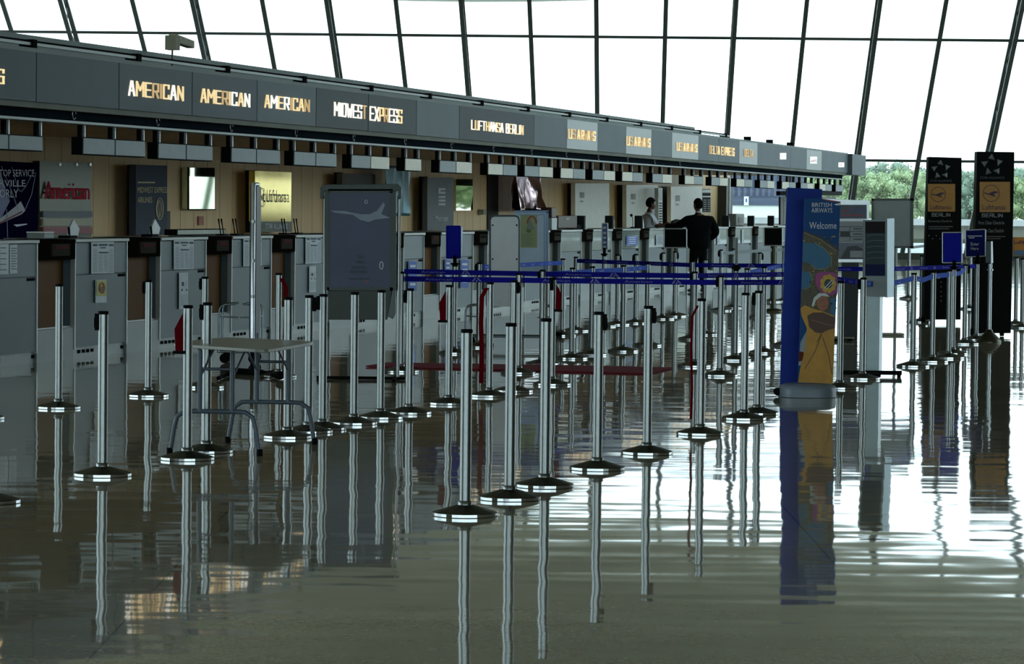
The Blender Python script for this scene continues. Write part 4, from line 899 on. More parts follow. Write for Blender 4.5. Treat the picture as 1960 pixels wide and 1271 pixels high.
# the same kind of stand seen edge-on
g = ground(486, 716); root = thing('poster_stand', (g.x, g.y, 0), 'tall poster stand seen edge-on as a bright silver bar behind the folding table', 'poster stand')
P = YP(g.y); zt = P.p(486, 353).z
mb = MB(); mb.box((g.x - .026, g.y - .3, .35), (g.x - .012, g.y + .3, zt), mat('stand_edge_navy', (30, 34, 52), .5)); mb.box((g.x + .026, g.y - .28, .35), (g.x + .034, g.y + .3, zt - .02), mat('stand_edge_navy', (30, 34, 52), .5)); build('panel', mb, root)
mb = MB(); mb.tube([(g.x + .006, g.y - .32, .35), (g.x + .006, g.y - .32, zt - .02), (g.x + .006, g.y - .28, zt + .0), (g.x + .006, g.y + .25, zt)], .021, mat('edge_bright_alu', (228, 232, 238), .3, .8), n=12); build('edge_tube', mb, root)
mb = MB()
for z in (.74, 1.08, 1.45): mb.lathe([(.024, z), (.024, z + .03)], (g.x + .006, g.y - .32, 0), STEEL, 12)
build('joint', mb, root)
mb = MB(); mb.tube([(g.x - .02, g.y, .03), (g.x - .02, g.y, .4)], .016, BLACK, n=8); mb.tube([(g.x + .03, g.y - .1, .03), (g.x + .03, g.y - .1, .4)], .014, mat('stand_edge_navy', (30, 34, 52), .5), n=8); build('lower_tube', mb, root)
mb = MB(); g1, g2, g3, g4 = ground(418, 729), ground(448, 716), ground(500, 720), ground(536, 728)
for pts in ([g1, g2, g3, ground(538, 716)], [ground(424, 711), ground(500, 716), g4]): mb.tube([Vector((p.x, p.y, .025)) for p in pts], .02, BLACK, n=8)
mb.ball((g4.x, g4.y, .045), .04, BLACK); build('foot', mb, root)
# low luggage trolleys
def trolley(x0, x1, yb, ytop, label, two):
    a = ground(x0, yb); b = ground(x1, yb); Y = a.y; P = YP(Y); zt = P.p(x0, ytop).z; root = thing('luggage_trolley', ((a.x + b.x) / 2, Y, 0), label, 'trolley', 'low tubular luggage trolleys'); T = mat('trolley_tube', (120, 132, 138), .25, .9)
    for X, sg in ((a.x, 1), (b.x, -1)):
        for dy in (-.2, .2):
            mb = MB(); mb.tube([(X, Y + dy, .12), (X, Y + dy, zt - .06), (X + sg * .02, Y + dy, zt - .015), (X + sg * .06, Y + dy, zt), (X + sg * .17, Y + dy, zt + .01)], .011, T, n=8); build('hoop', mb, root)
        mb = MB(); mb.tube([(X, Y - .2, zt - .12), (X, Y + .2, zt - .12)], .009, T, n=8); mb.tube([(X, Y - .2, zt - .12), (X + sg * .2, Y - .2, zt - .13)], .008, T, n=8); build('crossbar', mb, root)
    mb = MB()
    for dy in (-.2, 0, .2): mb.tube([(a.x - .02, Y + dy, .12), (b.x + .02, Y + dy, .12)], .012, T, n=8)
    build('deck_frame', mb, root)
    for X in (a.x + .06, b.x - .06):
        for dy in (-.2, .2): mb = MB(); mb.tube([(X, Y + dy - .02, .055), (X, Y + dy + .02, .055)], .052, BLACK, n=14); mb.box((X - .01, Y + dy - .01, .06), (X + .01, Y + dy + .01, .12), BLACK); build('wheel', mb, root)
    return root
t1 = trolley(422, 500, 694, 582, 'low tubular trolley between the edge-on poster stand and third brown baggage well', True)
trolley(891, 1060, 662, 584, 'low tubular trolley behind the white round-cornered board', True)
# folding table
TOP = mat('table_top_grey', (128, 128, 118), .3, noise_amt=.05); LEG = mat('table_leg_grey_blue', (74, 86, 98), .4)
zt = .715
A1, A2 = ground(325, 870), ground(497, 873); B1, B2 = ground(436, 848), ground(602, 851)
cA = (A1 + A2) / 2; cB = (B1 + B2) / 2; c = (cA + cB) / 2; Ld = (cB - cA).normalized(); Wd = (A2 - A1).normalized(); Wd = (Wd - Ld * Wd.dot(Ld)).normalized()
root = thing('folding_table', (c.x, c.y, 0), 'grey folding table with rounded top and tubular blue-grey legs', 'table')
cor = [ground(318, 657, zt), ground(510, 669.5, zt), ground(609, 653.5, zt), ground(430, 645, zt)]
mb = MB(); out = []
for i in range(4):
    p, q, r_ = cor[i - 1], cor[i], cor[(i + 1) % 4]; a = q + (p - q) * .16; b = q + (r_ - q) * .16
    for k in range(7):
        t = k / 6; out.append((a * (1 - t) ** 2 + q * 2 * t * (1 - t) + b * t * t) + UZ * 0)
mb.prism([Vector((p.x, p.y, zt - .022)) for p in out], Vector((0, 0, .022)), TOP); build('table_top', mb, root, bevel=.004, fixn=True)
for C, e1, e2, sg in ((cA, A1, A2, 1), (cB, B1, B2, -1)):
    d = (e2 - e1); d.z = 0; zk = .285; arc = []
    arc.append(Vector((e1.x, e1.y, .0))); arc.append(e1 + d * .05 + UZ * (zk - .1)); arc.append(e1 + d * .08 + UZ * (zk - .035)); arc.append(e1 + d * .16 + UZ * (zk - .003)); arc.append(e1 + d * .24 + UZ * zk)
    arc += [e1 + d * .76 + UZ * zk, e1 + d * .84 + UZ * (zk - .003), e1 + d * .92 + UZ * (zk - .035), e1 + d * .95 + UZ * (zk - .1), Vector((e2.x, e2.y, 0))]
    for p in arc: pass
    mb = MB(); mb.tube(arc, .0155, LEG, n=10); lg = build('leg', mb, root)
    for e in (arc[0], arc[-1]): mb = MB(); mb.lathe([(.02, 0.0), (.02, .045)], (e.x, e.y, 0), BLACK, 12); build('foot_cap', mb, lg)
    mb = MB()
    for fr in (.33, .69): mb.tube([e1 + d * fr + UZ * zk, e1 + d * fr + UZ * (zt - .03)], .0165, LEG, n=10)
    u0 = e1 + d * .33; u1 = e1 + d * .69; mb.tube([u0 + UZ * .56, u1 + UZ * .56], .01, LEG, n=8); build('upright', mb, root)
    mb = MB()
    for fr in (.33, .69): mb.tube([e1 + d * fr + UZ * .5, e1 + d * fr + Ld * sg * .28 + UZ * (zt - .025)], .007, LEG, n=6)
    build('brace', mb, root)
# white board with rounded corners
g = ground(966, 664); P = YP(g.y); root = thing('notice_board', (g.x, g.y, 0), 'blank pale board with rounded upper corners and thin dark rim on a frame stand', 'board')
def rounded(x0, y0, x1, y1, r): return [(x0, y1), (x1, y1), (x1, y0 + r), (x1 - r * .3, y0 + r * .3), (x1 - r, y0), (x0 + r, y0), (x0 + r * .3, y0 + r * .3), (x0, y0 + r)]
mb = MB(); P.slab(mb, rounded(939, 414, 993, 587, 8), .02, mat('board_pale', (244, 248, 255), .4)); build('board', mb, root)
mb = MB(); rp = rounded(938, 413, 994, 587, 8); mb.tube([P.p(*q, 0) for q in rp[1:] + rp[:1]], .011, mat('rim_grey', (88, 98, 108), .4, .4), n=8); build('rim', mb, root)
mb = MB()
for x in (943, 989):
    for y in (431, 496): P.disc(mb, x, y, 1.6, 1.8, BLACK, 2, 8)
build('screw', mb, root)
mb = MB(); 
for x in (941, 991): q = P.p(x, 587, 0); mb.tube([(q.x, g.y + .01, .03), (q.x, g.y + .01, q.z)], .012, DSTEEL, n=8)
build('post', mb, root); mb = MB(); 
for x in (941, 991): q = P.p(x, 587, 0); mb.box((q.x - .03, g.y - .22, 0.002), (q.x + .03, g.y + .22, .03), BLACK)
build('foot', mb, root)
# pale blue board with poster
g = ground(1018, 642); P = YP(g.y); root = thing('display_board', (g.x, g.y, 0), 'pale blue framed board with a taped yellow-green poster, behind the white board', 'board')
mb = MB(); P.slab(mb, rect4(985, 405, 1048, 520), .03, mat('board_pale_blue', (198, 224, 250), .4)); build('board', mb, root)
mb = MB()
for q in (rect4(985, 403, 1050, 407), rect4(1045, 405, 1050, 520), rect4(1041, 410, 1042.5, 520), rect4(990, 410, 1042, 411.5)): P.slab(mb, q, -.012, mat('board_frame_blue', (100, 122, 150), .35, .3))
build('frame', mb, root)
mb = MB(); P.rect(mb, 996, 411, 1028, 474, mat('poster_yellow_green', (176, 186, 136), .6), 2); P.ring(mb, 1018, 428, 10, 15, 3.2, mat('poster_arc_rust', (176, 92, 72), .6), 3, a0=0, a1=math.pi); P.poly(mb, [(1006, 440), (1014, 418), (1024, 440)], mat('poster_figure', (150, 160, 158), .6), 3)
P.disc(mb, 1012, 442, 5, 3.5, mat('poster_leaf', (120, 130, 70), .6), 4)
for i in range(9): P.rect(mb, 998, 448 + i * 2.8, 1022 - (i % 3) * 3, 449 + i * 2.8, mat('poster_text', (130, 142, 136), .6), 3)
tag(build('stuck_poster', mb, loc=P.p(1012, 440)), 'yellow-green poster with rust arc stuck on the pale blue board', 'poster')
mb = MB(); q = P.p(1046, 520, 0); mb.tube([(q.x, g.y + .03, .02), (q.x, g.y + .03, q.z + .1)], .018, DSTEEL, n=8); q2 = P.p(990, 520, 0); mb.tube([(q2.x, g.y + .03, .02), (q2.x, g.y + .03, q2.z + .1)], .018, DSTEEL, n=8); build('post', mb, root)
mb = MB(); mb.box((q.x - .04, g.y - .25, .002), (q.x + .2, g.y + .25, .05), BLACK); mb.box((q2.x - .1, g.y - .25, .002), (q2.x + .04, g.y + .25, .05), BLACK); build('foot', mb, root)
# --------------------------------------------------------------- British Airways totem
g = ground(1541, 760); P = YP(g.y + .14); Q = YP(g.y - .06)
root = thing('airline_totem', (g.x, g.y, 0), 'big blue British Airways welcome sign with printed figure in yellow robe, on grey base', 'sign')
BAB = mat('totem_blue', (20, 50, 142), .6, noise_amt=.2, scale=3, spec=.2); BAF = mat('totem_front_blue', (26, 72, 128), .6, noise_amt=.08, scale=3, spec=.2)
mb = MB(); P.slab(mb, [(1493, 748), (1558, 748), (1574, 362), (1507, 359)], .06, BAB); build('back_panel', mb, root, bevel=.005)
mb = MB(); Q.slab(mb, [(1527, 734), (1594, 734), (1609, 386), (1572, 380), (1540, 380)], .03, BAF); fp = build('front_panel', mb, root, bevel=.003)
K = YP(g.y - .06, .003)
def kp(pts, c, name, k, par=fp, **kw): mb = MB(); K.poly(mb, pts, mat('print_' + name, c, .7, spec=.15), k); return build(name, mb, par, **kw)
mb = MB(); K.text(mb, 'BRITISH', 1554, 388, 1592, 396, PALE); K.text(mb, 'AIRWAYS', 1553, 398, 1593, 407, PALE); K.text(mb, 'Welcome', 1549, 425, 1601, 438, PALE); build('lettering', mb, fp)
mb = MB(); K.poly(mb, [(1574, 381), (1609, 386), (1609, 388), (1580, 384)], mat('print_ribbon_red', (150, 50, 70), .5), 2); K.poly(mb, [(1596, 391), (1609, 388), (1608, 393), (1600, 393)], PALE, 2); build('ribbon_emblem', mb, fp)
mb = MB(); K.line(mb, [(1539, 415), (1560, 437), (1604, 475)], 1.2, mat('print_dark_line', (26, 36, 52), .5), 1); build('diagonal_line', mb, fp)
# garland, pools and flower
GAR = mat('print_garland', (74, 66, 42), .5, noise_amt=.45, scale=60); GDK = mat('print_dark_green', (34, 40, 32), .5)
mb = MB(); K.poly(mb, [(1538, 443), (1570, 455), (1605, 480), (1603, 560), (1598, 580), (1590, 600), (1532, 600), (1535, 520)], GAR, 1)
K.poly(mb, [(1537, 440), (1572, 453), (1606, 477), (1606, 480), (1572, 457), (1537, 443)], mat('print_dark_line', (26, 36, 52), .5), 2); build('garland', mb, fp)
mb = MB(); TEAL = mat('print_teal', (24, 96, 132), .5)
K.poly(mb, [(1537, 464), (1560, 466), (1578, 477), (1590, 492), (1590, 506), (1580, 514), (1562, 514), (1550, 505), (1536, 500)], TEAL, 2); build('blue_pool', mb, fp); mb = MB(); K.poly(mb, [(1535, 518), (1550, 522), (1554, 534), (1550, 548), (1534, 554)], TEAL, 2); build('blue_pool', mb, fp); mb = MB(); K.poly(mb, [(1589, 572), (1601, 570), (1598, 606), (1590, 600)], TEAL, 2); build('blue_pool', mb, fp)
mb = MB(); BD = mat('print_beads', (176, 168, 110), .5)
for pts in ([(1560, 465), (1578, 476), (1591, 491), (1591, 507), (1580, 515), (1562, 515), (1551, 506)], [(1550, 521), (1555, 534), (1550, 549), (1536, 555)], [(1541, 446), (1572, 460), (1603, 482)]):
    for (xa, ya), (xb, yb) in zip(pts, pts[1:]):
        n_ = int(math.hypot(xb - xa, yb - ya) / 3.5) + 1
        for i in range(n_): K.disc(mb, xa + (xb - xa) * i / n_, ya + (yb - ya) * i / n_, .9, .9, BD, 3, 6)
rd = random.Random(5); cols = [mat('print_sprig_green', (82, 112, 52), .5), mat('print_sprig_rust', (130, 70, 36), .5), mat('print_sprig_gold', (160, 140, 60), .5), GDK]
for i in range(90):
    a, b = rd.uniform(1538, 1602), rd.uniform(448, 590); inside = (1552 < a < 1588 and 470 < b < 512) or (a < 1552 and (b < 516 and b > 462 or 520 < b < 552))
    if inside: continue
    K.disc(mb, a, b, rd.uniform(1, 2.4), rd.uniform(1, 2.4), rd.choice(cols), 2, 7)
build('bead_print', mb, fp)
mb = MB(); PK = mat('print_magenta', (150, 50, 120), .5); K.poly(mb, [(1562, 524), (1572, 520), (1590, 521), (1602, 524), (1602, 560), (1592, 566), (1574, 562), (1564, 550), (1560, 538)], PK, 3)
YL = mat('print_yellow', (196, 160, 40), .5)
for i in range(9): a = i * 2 * math.pi / 9; K.disc(mb, 1585 + 11 * math.cos(a), 543 - 13 * math.sin(a), 5, 5.5, YL, 4, 10)
K.disc(mb, 1585, 543, 11, 13, YL, 5, 16); K.disc(mb, 1585, 543, 8, 9, GDK, 6, 12); K.line(mb, [(1577, 552), (1592, 536)], 1.4, PALE, 7); K.line(mb, [(1581, 554), (1597, 538)], 1.2, PALE, 7); build('flower_print', mb, fp)
# figure
ROBE = mat('print_robe', (186, 134, 32), .5, noise_amt=.15, scale=8)
kp([(1532, 655), (1548, 625), (1546, 696), (1528, 700)], (150, 160, 170), 'pale_sky', 3); kp([(1529, 672), (1538, 674), (1538, 690), (1528, 692)], (96, 44, 26), 'brown_hand', 4)
mb = MB(); K.poly(mb, [(1527, 732), (1531, 706), (1541, 668), (1544, 628), (1534, 605), (1532, 590), (1540, 584), (1555, 590), (1575, 596), (1597, 604), (1597, 640), (1594, 734)], ROBE, 5)
FD_ = mat('print_robe_fold', (112, 66, 18), .5)
for pts in ([(1572, 640), (1560, 672), (1540, 706)], [(1574, 645), (1586, 680), (1592, 716)], [(1563, 655), (1572, 640)]): K.line(mb, pts, 1.6, FD_, 6)
build('robe_print', mb, fp)
mb = MB(); K.poly(mb, [(1545, 604), (1556, 598), (1576, 598), (1598, 608), (1597, 628), (1582, 632), (1572, 638), (1560, 636), (1548, 625)], mat('print_arm_brown', (76, 42, 20), .5), 7); K.line(mb, [(1552, 612), (1572, 618), (1596, 624)], 2.4, mat('print_arm_tan', (120, 70, 36), .5), 8); build('folded_arms_print', mb, fp)
mb = MB(); SK = mat('print_skin', (150, 92, 62), .5); K.disc(mb, 1574, 579, 12, 16, SK, 8, 20); K.poly(mb, [(1553, 585), (1557, 570), (1567, 561), (1580, 561), (1588, 568), (1572, 566), (1562, 574), (1556, 588)], mat('print_white_scarf', (200, 204, 200), .5), 9)
K.line(mb, [(1570, 575), (1577, 574)], 1.2, FD_, 9); K.line(mb, [(1581, 574), (1585, 575)], 1.2, FD_, 9); K.line(mb, [(1573, 587), (1583, 585)], 1.2, FD_, 9); build('head_print', mb, fp)
mb = MB(); i0 = 24; rx = (ground(1594, 757).x - ground(1486, 757).x) / 2; cx_ = ground(1541, 757).x
prof = [(1, .003), (1, .07), (.96, .095), (.8, .115), (.3, .125)]; rings = []
for f_, z in prof:
    i = len(mb.v)
    for q in range(32):
        an = 2 * math.pi * q / 32; mb.v.append(Vector((cx_ + rx * f_ * math.copysign(abs(math.cos(an)) ** .6, math.cos(an)), g.y + .05 + .24 * f_ * math.sin(an), z)))
    rings.append(i)
BG = mat('totem_base_grey', (112, 124, 136), .4); k = mb.mi(BG)
for a, b in zip(rings, rings[1:]):
    for q in range(32): mb.f.append([a + q, a + (q + 1) % 32, b + (q + 1) % 32, b + q]); mb.m.append(k); mb.smooth.append(True)
mb.f.append([rings[-1] + q for q in range(32)]); mb.m.append(k); mb.smooth.append(False); build('base', mb, root)
mb = MB(); mb.tube([(cx_ - rx - .01, g.y - .02, .045), (cx_ - rx - .01, g.y + .03, .045)], .035, BLACK, n=12); build('wheel', mb, root)
# --------------------------------------------------------------- slim display column
g = ground(1676, 721); P = YP(g.y - .05); root = thing('display_column', (g.x, g.y, 0), 'slim silver column carrying a tall narrow display case with dark poster', 'display stand')
mb = MB(); P.slab(mb, [(1653, 566), (1698, 569), (1697, 421), (1654, 421)], .1, mat('case_grey', (120, 130, 130), .4, .1)); cs = build('display_case', mb, root)
mb = MB(); R2 = YP(g.y - .05, .003); R2.rect(mb, 1656, 424, 1694, 528, mat('poster_slate', (66, 78, 84), .5, spec=.05), 1); R2.rect(mb, 1656, 424, 1694, 446, mat('poster_brown_black', (46, 40, 42), .5, spec=.05), 2); R2.rect(mb, 1656, 506, 1694, 528, mat('poster_navy', (34, 42, 78), .5, spec=.05), 2)
for i in range(5): R2.line(mb, [(1659, 452 + i * 11), (1672, 449 + i * 11), (1692, 450 + i * 11)], .8, mat('poster_wave', (104, 120, 124), .4), 3)
build('poster', mb, cs)
mb = MB(); P.slab(mb, [(1698, 570), (1711, 568), (1712, 418), (1698, 419)], .14, mat('column_silver', (160, 172, 178), .3, .7)); build('side_profile', mb, root)
mb = MB(); x0 = P.p(1659, 700).x; x1 = P.p(1689, 700).x; mb.box((x0, g.y, .04), (x1 - .03, g.y + .08, 1.1), mat('column_grey', (120, 132, 134), .35, .5)); mb.box((x1 - .03, g.y - .01, .04), (x1, g.y + .09, 1.1), ALU); build('column', mb, root)
mb = MB(); mb.box((P.p(1618, 0).x, g.y - .04, .02), (P.p(1737, 0).x, g.y + .02, .06), BLACK)
for x in (1622, 1732): q = P.p(x, 0).x; mb.box((q - .015, g.y - .05, .001), (q + .015, g.y + .03, .03), BLACK)
mb.box((P.p(1660, 0).x, g.y - .35, .012), (P.p(1690, 0).x, g.y + .4, .045), BLACK); build('foot', mb, root)
# --------------------------------------------------------------- check-in menu board behind
g = ground(1624, 652); P = YP(g.y); root = thing('airline_totem', (g.x, g.y, 0), 'aluminium framed airline board with table of rows, behind the British Airways sign', 'sign')
mb = MB(); P.slab(mb, [(1566, 502), (1657, 502), (1665, 384), (1566, 380)], .08, ALU); bd = build('frame', mb, root)
mb = MB(); P.rect(mb, 1568, 392, 1659, 419, mat('board_mauve_grey', (104, 108, 120), .5), 1); P.text(mb, 'American', 1588, 398, 1626, 407, mat('text_dusky_red', (160, 80, 100), .5)); P.text(mb, 'Airlines', 1627, 398, 1656, 407, mat('text_dusky_blue', (90, 110, 170), .5)); P.rect(mb, 1610, 411, 1650, 413.5, mat('text_dusky_red', (160, 80, 100), .5), 2); P.rect(mb, 1568, 423, 1657, 434, mat('row_pale', (168, 172, 176), .5), 1)
P.rect(mb, 1568, 434, 1655, 463, mat('row_pale', (168, 172, 176), .5), 1)
for y in (421, 434, 443, 453, 463): P.rect(mb, 1568, y - .6, 1656, y + .6, INK, 3)
P.rect(mb, 1608, 443.5, 1626, 452.5, mat('row_dark', (66, 74, 76), .5), 3); P.rect(mb, 1626, 434, 1627, 463, INK, 3)
for y in (437, 447, 457): P.rect(mb, 1633, y, 1650, y + 2.2, INK, 3)
P.poly(mb, [(1568, 464), (1655, 464), (1655, 496), (1568, 496)], mat('photo_grey', (128, 136, 150), .5), 1); P.poly(mb, [(1608, 496), (1622, 472), (1640, 470), (1654, 478), (1654, 496)], mat('photo_dark', (74, 82, 86), .5), 2); P.rect(mb, 1627, 480, 1653, 493, mat('row_pale', (168, 172, 176), .5), 3); build('board_print', mb, bd)
mb = MB(); P.slab(mb, [(1610, 652), (1641, 652), (1644, 502), (1612, 502)], .06, mat('totem_leg_dark', (36, 44, 50), .5)); build('leg', mb, root)
mb = MB(); mb.box((P.p(1598, 0).x, g.y - .15, .03), (P.p(1643, 0).x, g.y + .2, .05), DSTEEL); mb.box((P.p(1604, 0).x, g.y - .1, 0), (P.p(1610, 0).x, g.y, .03), BLACK); mb.box((P.p(1632, 0).x, g.y - .1, 0), (P.p(1638, 0).x, g.y, .03), BLACK); build('base', mb, root)
# grey board
g = ground(1716, 643); P = YP(g.y + .2); root = thing('notice_board', (g.x, g.y, 0), 'large blank grey framed board on a thin pole behind the slim display column', 'board')
mb = MB(); P.slab(mb, rect4(1671, 383, 1743, 473), .03, mat('board_mid_grey', (168, 178, 178), .5)); build('board', mb, root)
mb = MB()
for q in (rect4(1668, 380, 1748, 384), rect4(1668, 471, 1748, 475), rect4(1668, 380, 1672, 475), rect4(1742, 380, 1748, 475)): P.slab(mb, q, -.02, mat('board_rim_grey', (84, 94, 90), .45))
build('rim', mb, root)
mb = MB(); mb.tube([(g.x, g.y + .2, .02), (g.x, g.y + .2, P.p(1716, 473).z)], .02, STEEL, n=10); build('pole', mb, root); mb = MB(); mb.box((P.p(1697, 0).x, g.y, .003), (P.p(1737, 0).x, g.y + .35, .03), DSTEEL); build('foot', mb, root)
# --------------------------------------------------------------- black Star Alliance totems
def totem(tl, tr, br, bl, ypl, yb, label, lines, hy, cx, cy, sc_, plate, dots):
    g = ground((bl[0] + br[0]) / 2, yb); P = YP(g.y, .004); root = thing('airline_totem', (g.x, g.y, 0), label, 'sign', 'black airline totems')
    mb = MB(); P.slab(mb, [bl, br, tr, tl], .25, mat('totem_black', (8, 12, 11), .6, spec=.12)); bd = build('body', mb, root, bevel=.01)
    SG = mat('emblem_silver', (150, 156, 162), .4, .3)
    for i in range(5):
        a = math.pi / 2 + i * 2 * math.pi / 5; c_ = Vector((cx + sc_ * .7 * math.cos(a), cy - sc_ * .7 * math.sin(a)))
        t = Vector((math.cos(a), -math.sin(a))); n = Vector((-t.y, t.x)); mb = MB()
        o = c_ + t * sc_ * .32 - n * sc_ * .02; l = c_ - t * sc_ * .1 - n * sc_ * .37; r_ = c_ - t * sc_ * .26 + n * sc_ * .24
        ap = P.p(c_.x, c_.y, 10)
        for u, v in ((o, l), (l, r_), (r_, o)): mb.poly([P.p(u.x, u.y, 1), P.p(v.x, v.y, 1), ap], SG)
        build('emblem_triangle', mb, bd)
    mb = MB(); P.text(mb, 'STAR ALLIANCE', cx - sc_ * 1.08, hy, cx + sc_ * 1.08, hy + 4.2, mat('emblem_text_grey', (96, 102, 106), .5)); build('alliance_lettering', mb, bd)
    x0, y0, x1, y1 = plate; mb = MB(); P.slab(mb, rect4(x0, y0, x1, y1), -.012, mat('plate_amber', (190, 134, 54), .45)); pt = build('amber_plate', mb, root)
    E = YP(g.y - .012, .004); PU = mat('emblem_plum', (64, 40, 62), .5); w = x1 - x0; mb = MB(); ccx = x0 + w * .38; ccy = y0 + (y1 - y0) * .38; rr = w * .28
    E.ring(mb, ccx, ccy, rr, rr, 1.1, PU); E.line(mb, [(ccx - rr * .85, ccy - rr * .05), (ccx - rr * .1, ccy + rr * .15), (ccx + rr * .5, ccy - rr * .2), (ccx + rr * .85, ccy - rr * .1)], 2, PU); E.poly(mb, [(ccx - rr * .4, ccy + rr * .05), (ccx + rr * .3, ccy - rr * .25), (ccx + rr * .8, ccy - rr * .15), (ccx + rr * .3, ccy + rr * .1), (ccx + rr * .55, ccy + rr * .45), (ccx - rr * .1, ccy + rr * .22)], PU, 3); build('crane_emblem', mb, pt)
    mb = MB(); E.text(mb, 'Lufthansa', x0 + w * .09, y1 - w * .25, x1 - w * .14, y1 - w * .08, PU); build('lettering', mb, pt)
    mb = MB(); a = P.p(cx - sc_ * .9, y1 + 9.5, 1); b = P.p(cx + sc_ * .9, y1 + 9.5, 1); t_ = P.p(cx - sc_ * .9, y1 + 2.5, 1); block_text(mb, 'BERLIN', a, UX, UZ, b.x - a.x, t_.z - a.z, Vector((0, -.004, 0)), [PALE]); build('city_lettering', mb, bd)
    mb = MB()
    for tx, xa, ya, xb, yb_ in lines:
        if tx: P.text(mb, tx, xa, ya, xb, yb_, mat('dim_lettering', (140, 142, 140), .5))
        else: P.rect(mb, xa, ya, xb, yb_, mat('dim_lettering2', (104, 106, 104), .5))
    for x, y in dots: P.disc(mb, x, y, .8, .8, PALE, 2, 6)
    build('information_lettering', mb, bd)
    for x in (bl[0] + 6, br[0] - 10): 
        mb = MB(); q = P.p(x, 0).x; mb.tube([(q, g.y + .05, .05), (q + .05, g.y + .05, .05)], .048, BLACK, n=12); build('wheel', mb, root)
totem((1777, 300), (1841, 302), (1839, 612), (1768, 612), 300, 619, 'black totem with amber Lufthansa plate, farther one reading Economy Check-In', [('Economy Check-In', 1777, 421, 1822, 426.5), (None, 1777, 433, 1824, 434.6), (None, 1777, 437, 1816, 438.6)], 344, 1801, 325, 19, (1776, 352, 1828, 405), [(1778 + 7 * i, 451 + (i % 2) * 6) for i in range(4)] + [(1801, 540 + i * 9) for i in range(5)])
totem((1870, 290), (1942, 291), (1935, 638), (1863, 638), 290, 644, 'larger black totem with amber Lufthansa plate, nearer one by the picture edge', [('First Class Check-In', 1873, 423, 1922, 429.5), ('Business Class Check-In', 1873, 438, 1921, 445), (None, 1873, 452, 1924, 453.6), (None, 1873, 456, 1915, 457.6)], 338, 1899, 316, 21.5, (1875, 348, 1933, 406), [])
# orange kiosk at the picture edge
g = ground(1958, 600); P = YP(g.y); root = thing('kiosk_sign', (g.x, g.y, 0), 'orange and pale blue kiosk sign cut off by the picture edge', 'sign')
mb = MB(); P.slab(mb, rect4(1941, 454, 1985, 490), .2, mat('kiosk_orange', (196, 124, 36), .5)); build('panel', mb, root); mb = MB(); P.slab(mb, rect4(1941, 479, 1985, 489), -.02, mat('kiosk_pale_blue', (84, 112, 140), .5)); P.text(mb, 'Lufthansa', 1912 + 29, 460, 1983, 467, SNAVY); build('band', mb, root)
mb = MB(); P.slab(mb, rect4(1944, 490, 1948, 600), .1, DSTEEL); P.slab(mb, rect4(1978, 490, 1982, 600), .1, DSTEEL); build('leg', mb, root)
# --------------------------------------------------------------- things on the counters
def on_desk(px, t): a = SX(px, t); return a
def ctr(name, px, t, label, cat, fn, grp=None, z=None):
    s = SX(px, t, 440); root = thing(name, W(s, t, zTop if z is None else z), label, cat, grp); fn(s, t, (zTop if z is None else z), root)
def mic(s, t, z, root):
    mb = MB(); mb.stz(s - .1, s + .12, t - .05, t + .05, z, z + .02, BLACK); build('base', mb, root)
    for d in (-.05, .06): mb = MB(); mb.tube([W(s + d, t, z + .02), W(s + d - .05, t, z + .12), W(s + d - .09, t, z + .2)], [.007, .006, .01], BLACK, n=6); build('antenna', mb, root)
for px, lab in ((425, 'black twin-rod device on the counter before the gold panel, farther from it'), (452, 'black twin-rod device on the counter close to the edge-on stand'), (545, 'black twin-rod device on the counter below the gold panel'), (568, 'black twin-rod device on the counter just past the gold panel')): ctr('twin_rod_device', px, .3, lab, 'device', mic, 'twin-rod devices on the counters')
def papers(s, t, z, root):
    mb = MB(); mb.stz(s - .12, s + .1, t - .05, t + .08, z, z + .03, BLACK); build('base', mb, root)
    mb = MB(); mb.tube([W(s, t, z + .02), W(s - .02, t, z + .12)], .012, BLACK); build('holder', mb, root)
    mb = MB(); mb.prism([W(s - .02, t, z + .03), W(s + .25, t, z + .02), W(s + .3, t, z + .1), W(s + .12, t, z + .2), W(s + .02, t, z + .12)], CN * .02, mat('crumpled_plastic', (190, 196, 200), .25)); build('paper', mb, root)
ctr('printer_paper', 133, .3, 'crumpled white paper in a holder under the red American lettering', 'paper', papers, 'papers on the counters'); ctr('printer_paper', 290, .3, 'crumpled pale plastic and paper in front of the slate Midwest panel', 'paper', papers, 'papers on the counters')
def cradle(s, t, z, root):
    mb = MB(); mb.stz(s - .25, s + .02, t - .1, t + .1, z, z + .06, mat('device_grey', (120, 128, 126), .4)); build('body', mb, root, bevel=.01); mb = MB(); mb.stz(s - .25, s + .02, t - .1, t + .1, z + .06, z + .075, WHITE); build('lid', mb, root)
ctr('card_reader', 85, .3, 'small grey and white box on the counter beside the folded blue banner', 'device', cradle)
def lightbox(s, t, z, root):
    mb = MB(); mb.stz(s - .9, s + .9, t, t + .15, z + .01, z + .08, BLACK); build('case', mb, root); mb = MB(); mb.stz(s - .87, s + .87, t - .005, t, z + .02, z + .07, mat('cream_strip', (200, 204, 190), .5)); build('front', mb, root)
ctr('sign_box', 386, .35, 'long low cream fronted box lying on the counter below the framed mirror', 'box', lightbox)
def case(s, t, z, root):
    BR = mat('leather_brown', (62, 40, 26), .5); mb = MB(); mb.stz(s - .75, s + .75, t, t + .25, z + .01, z + .24, BR); build('body', mb, root, bevel=.02); mb = MB(); mb.stz(s - .2, s + .1, t - .006, t, z + .17, z + .2, mat('leather_label', (150, 136, 110), .5)); build('label_plate', mb, root); mb = MB(); mb.stz(s + .75, s + 1.1, t, t + .2, z, z + .08, BLACK); build('handset', mb, root)
ctr('briefcase', 1087, .3, 'dark brown case lying on the counter behind the first desk with glare', 'case', case)
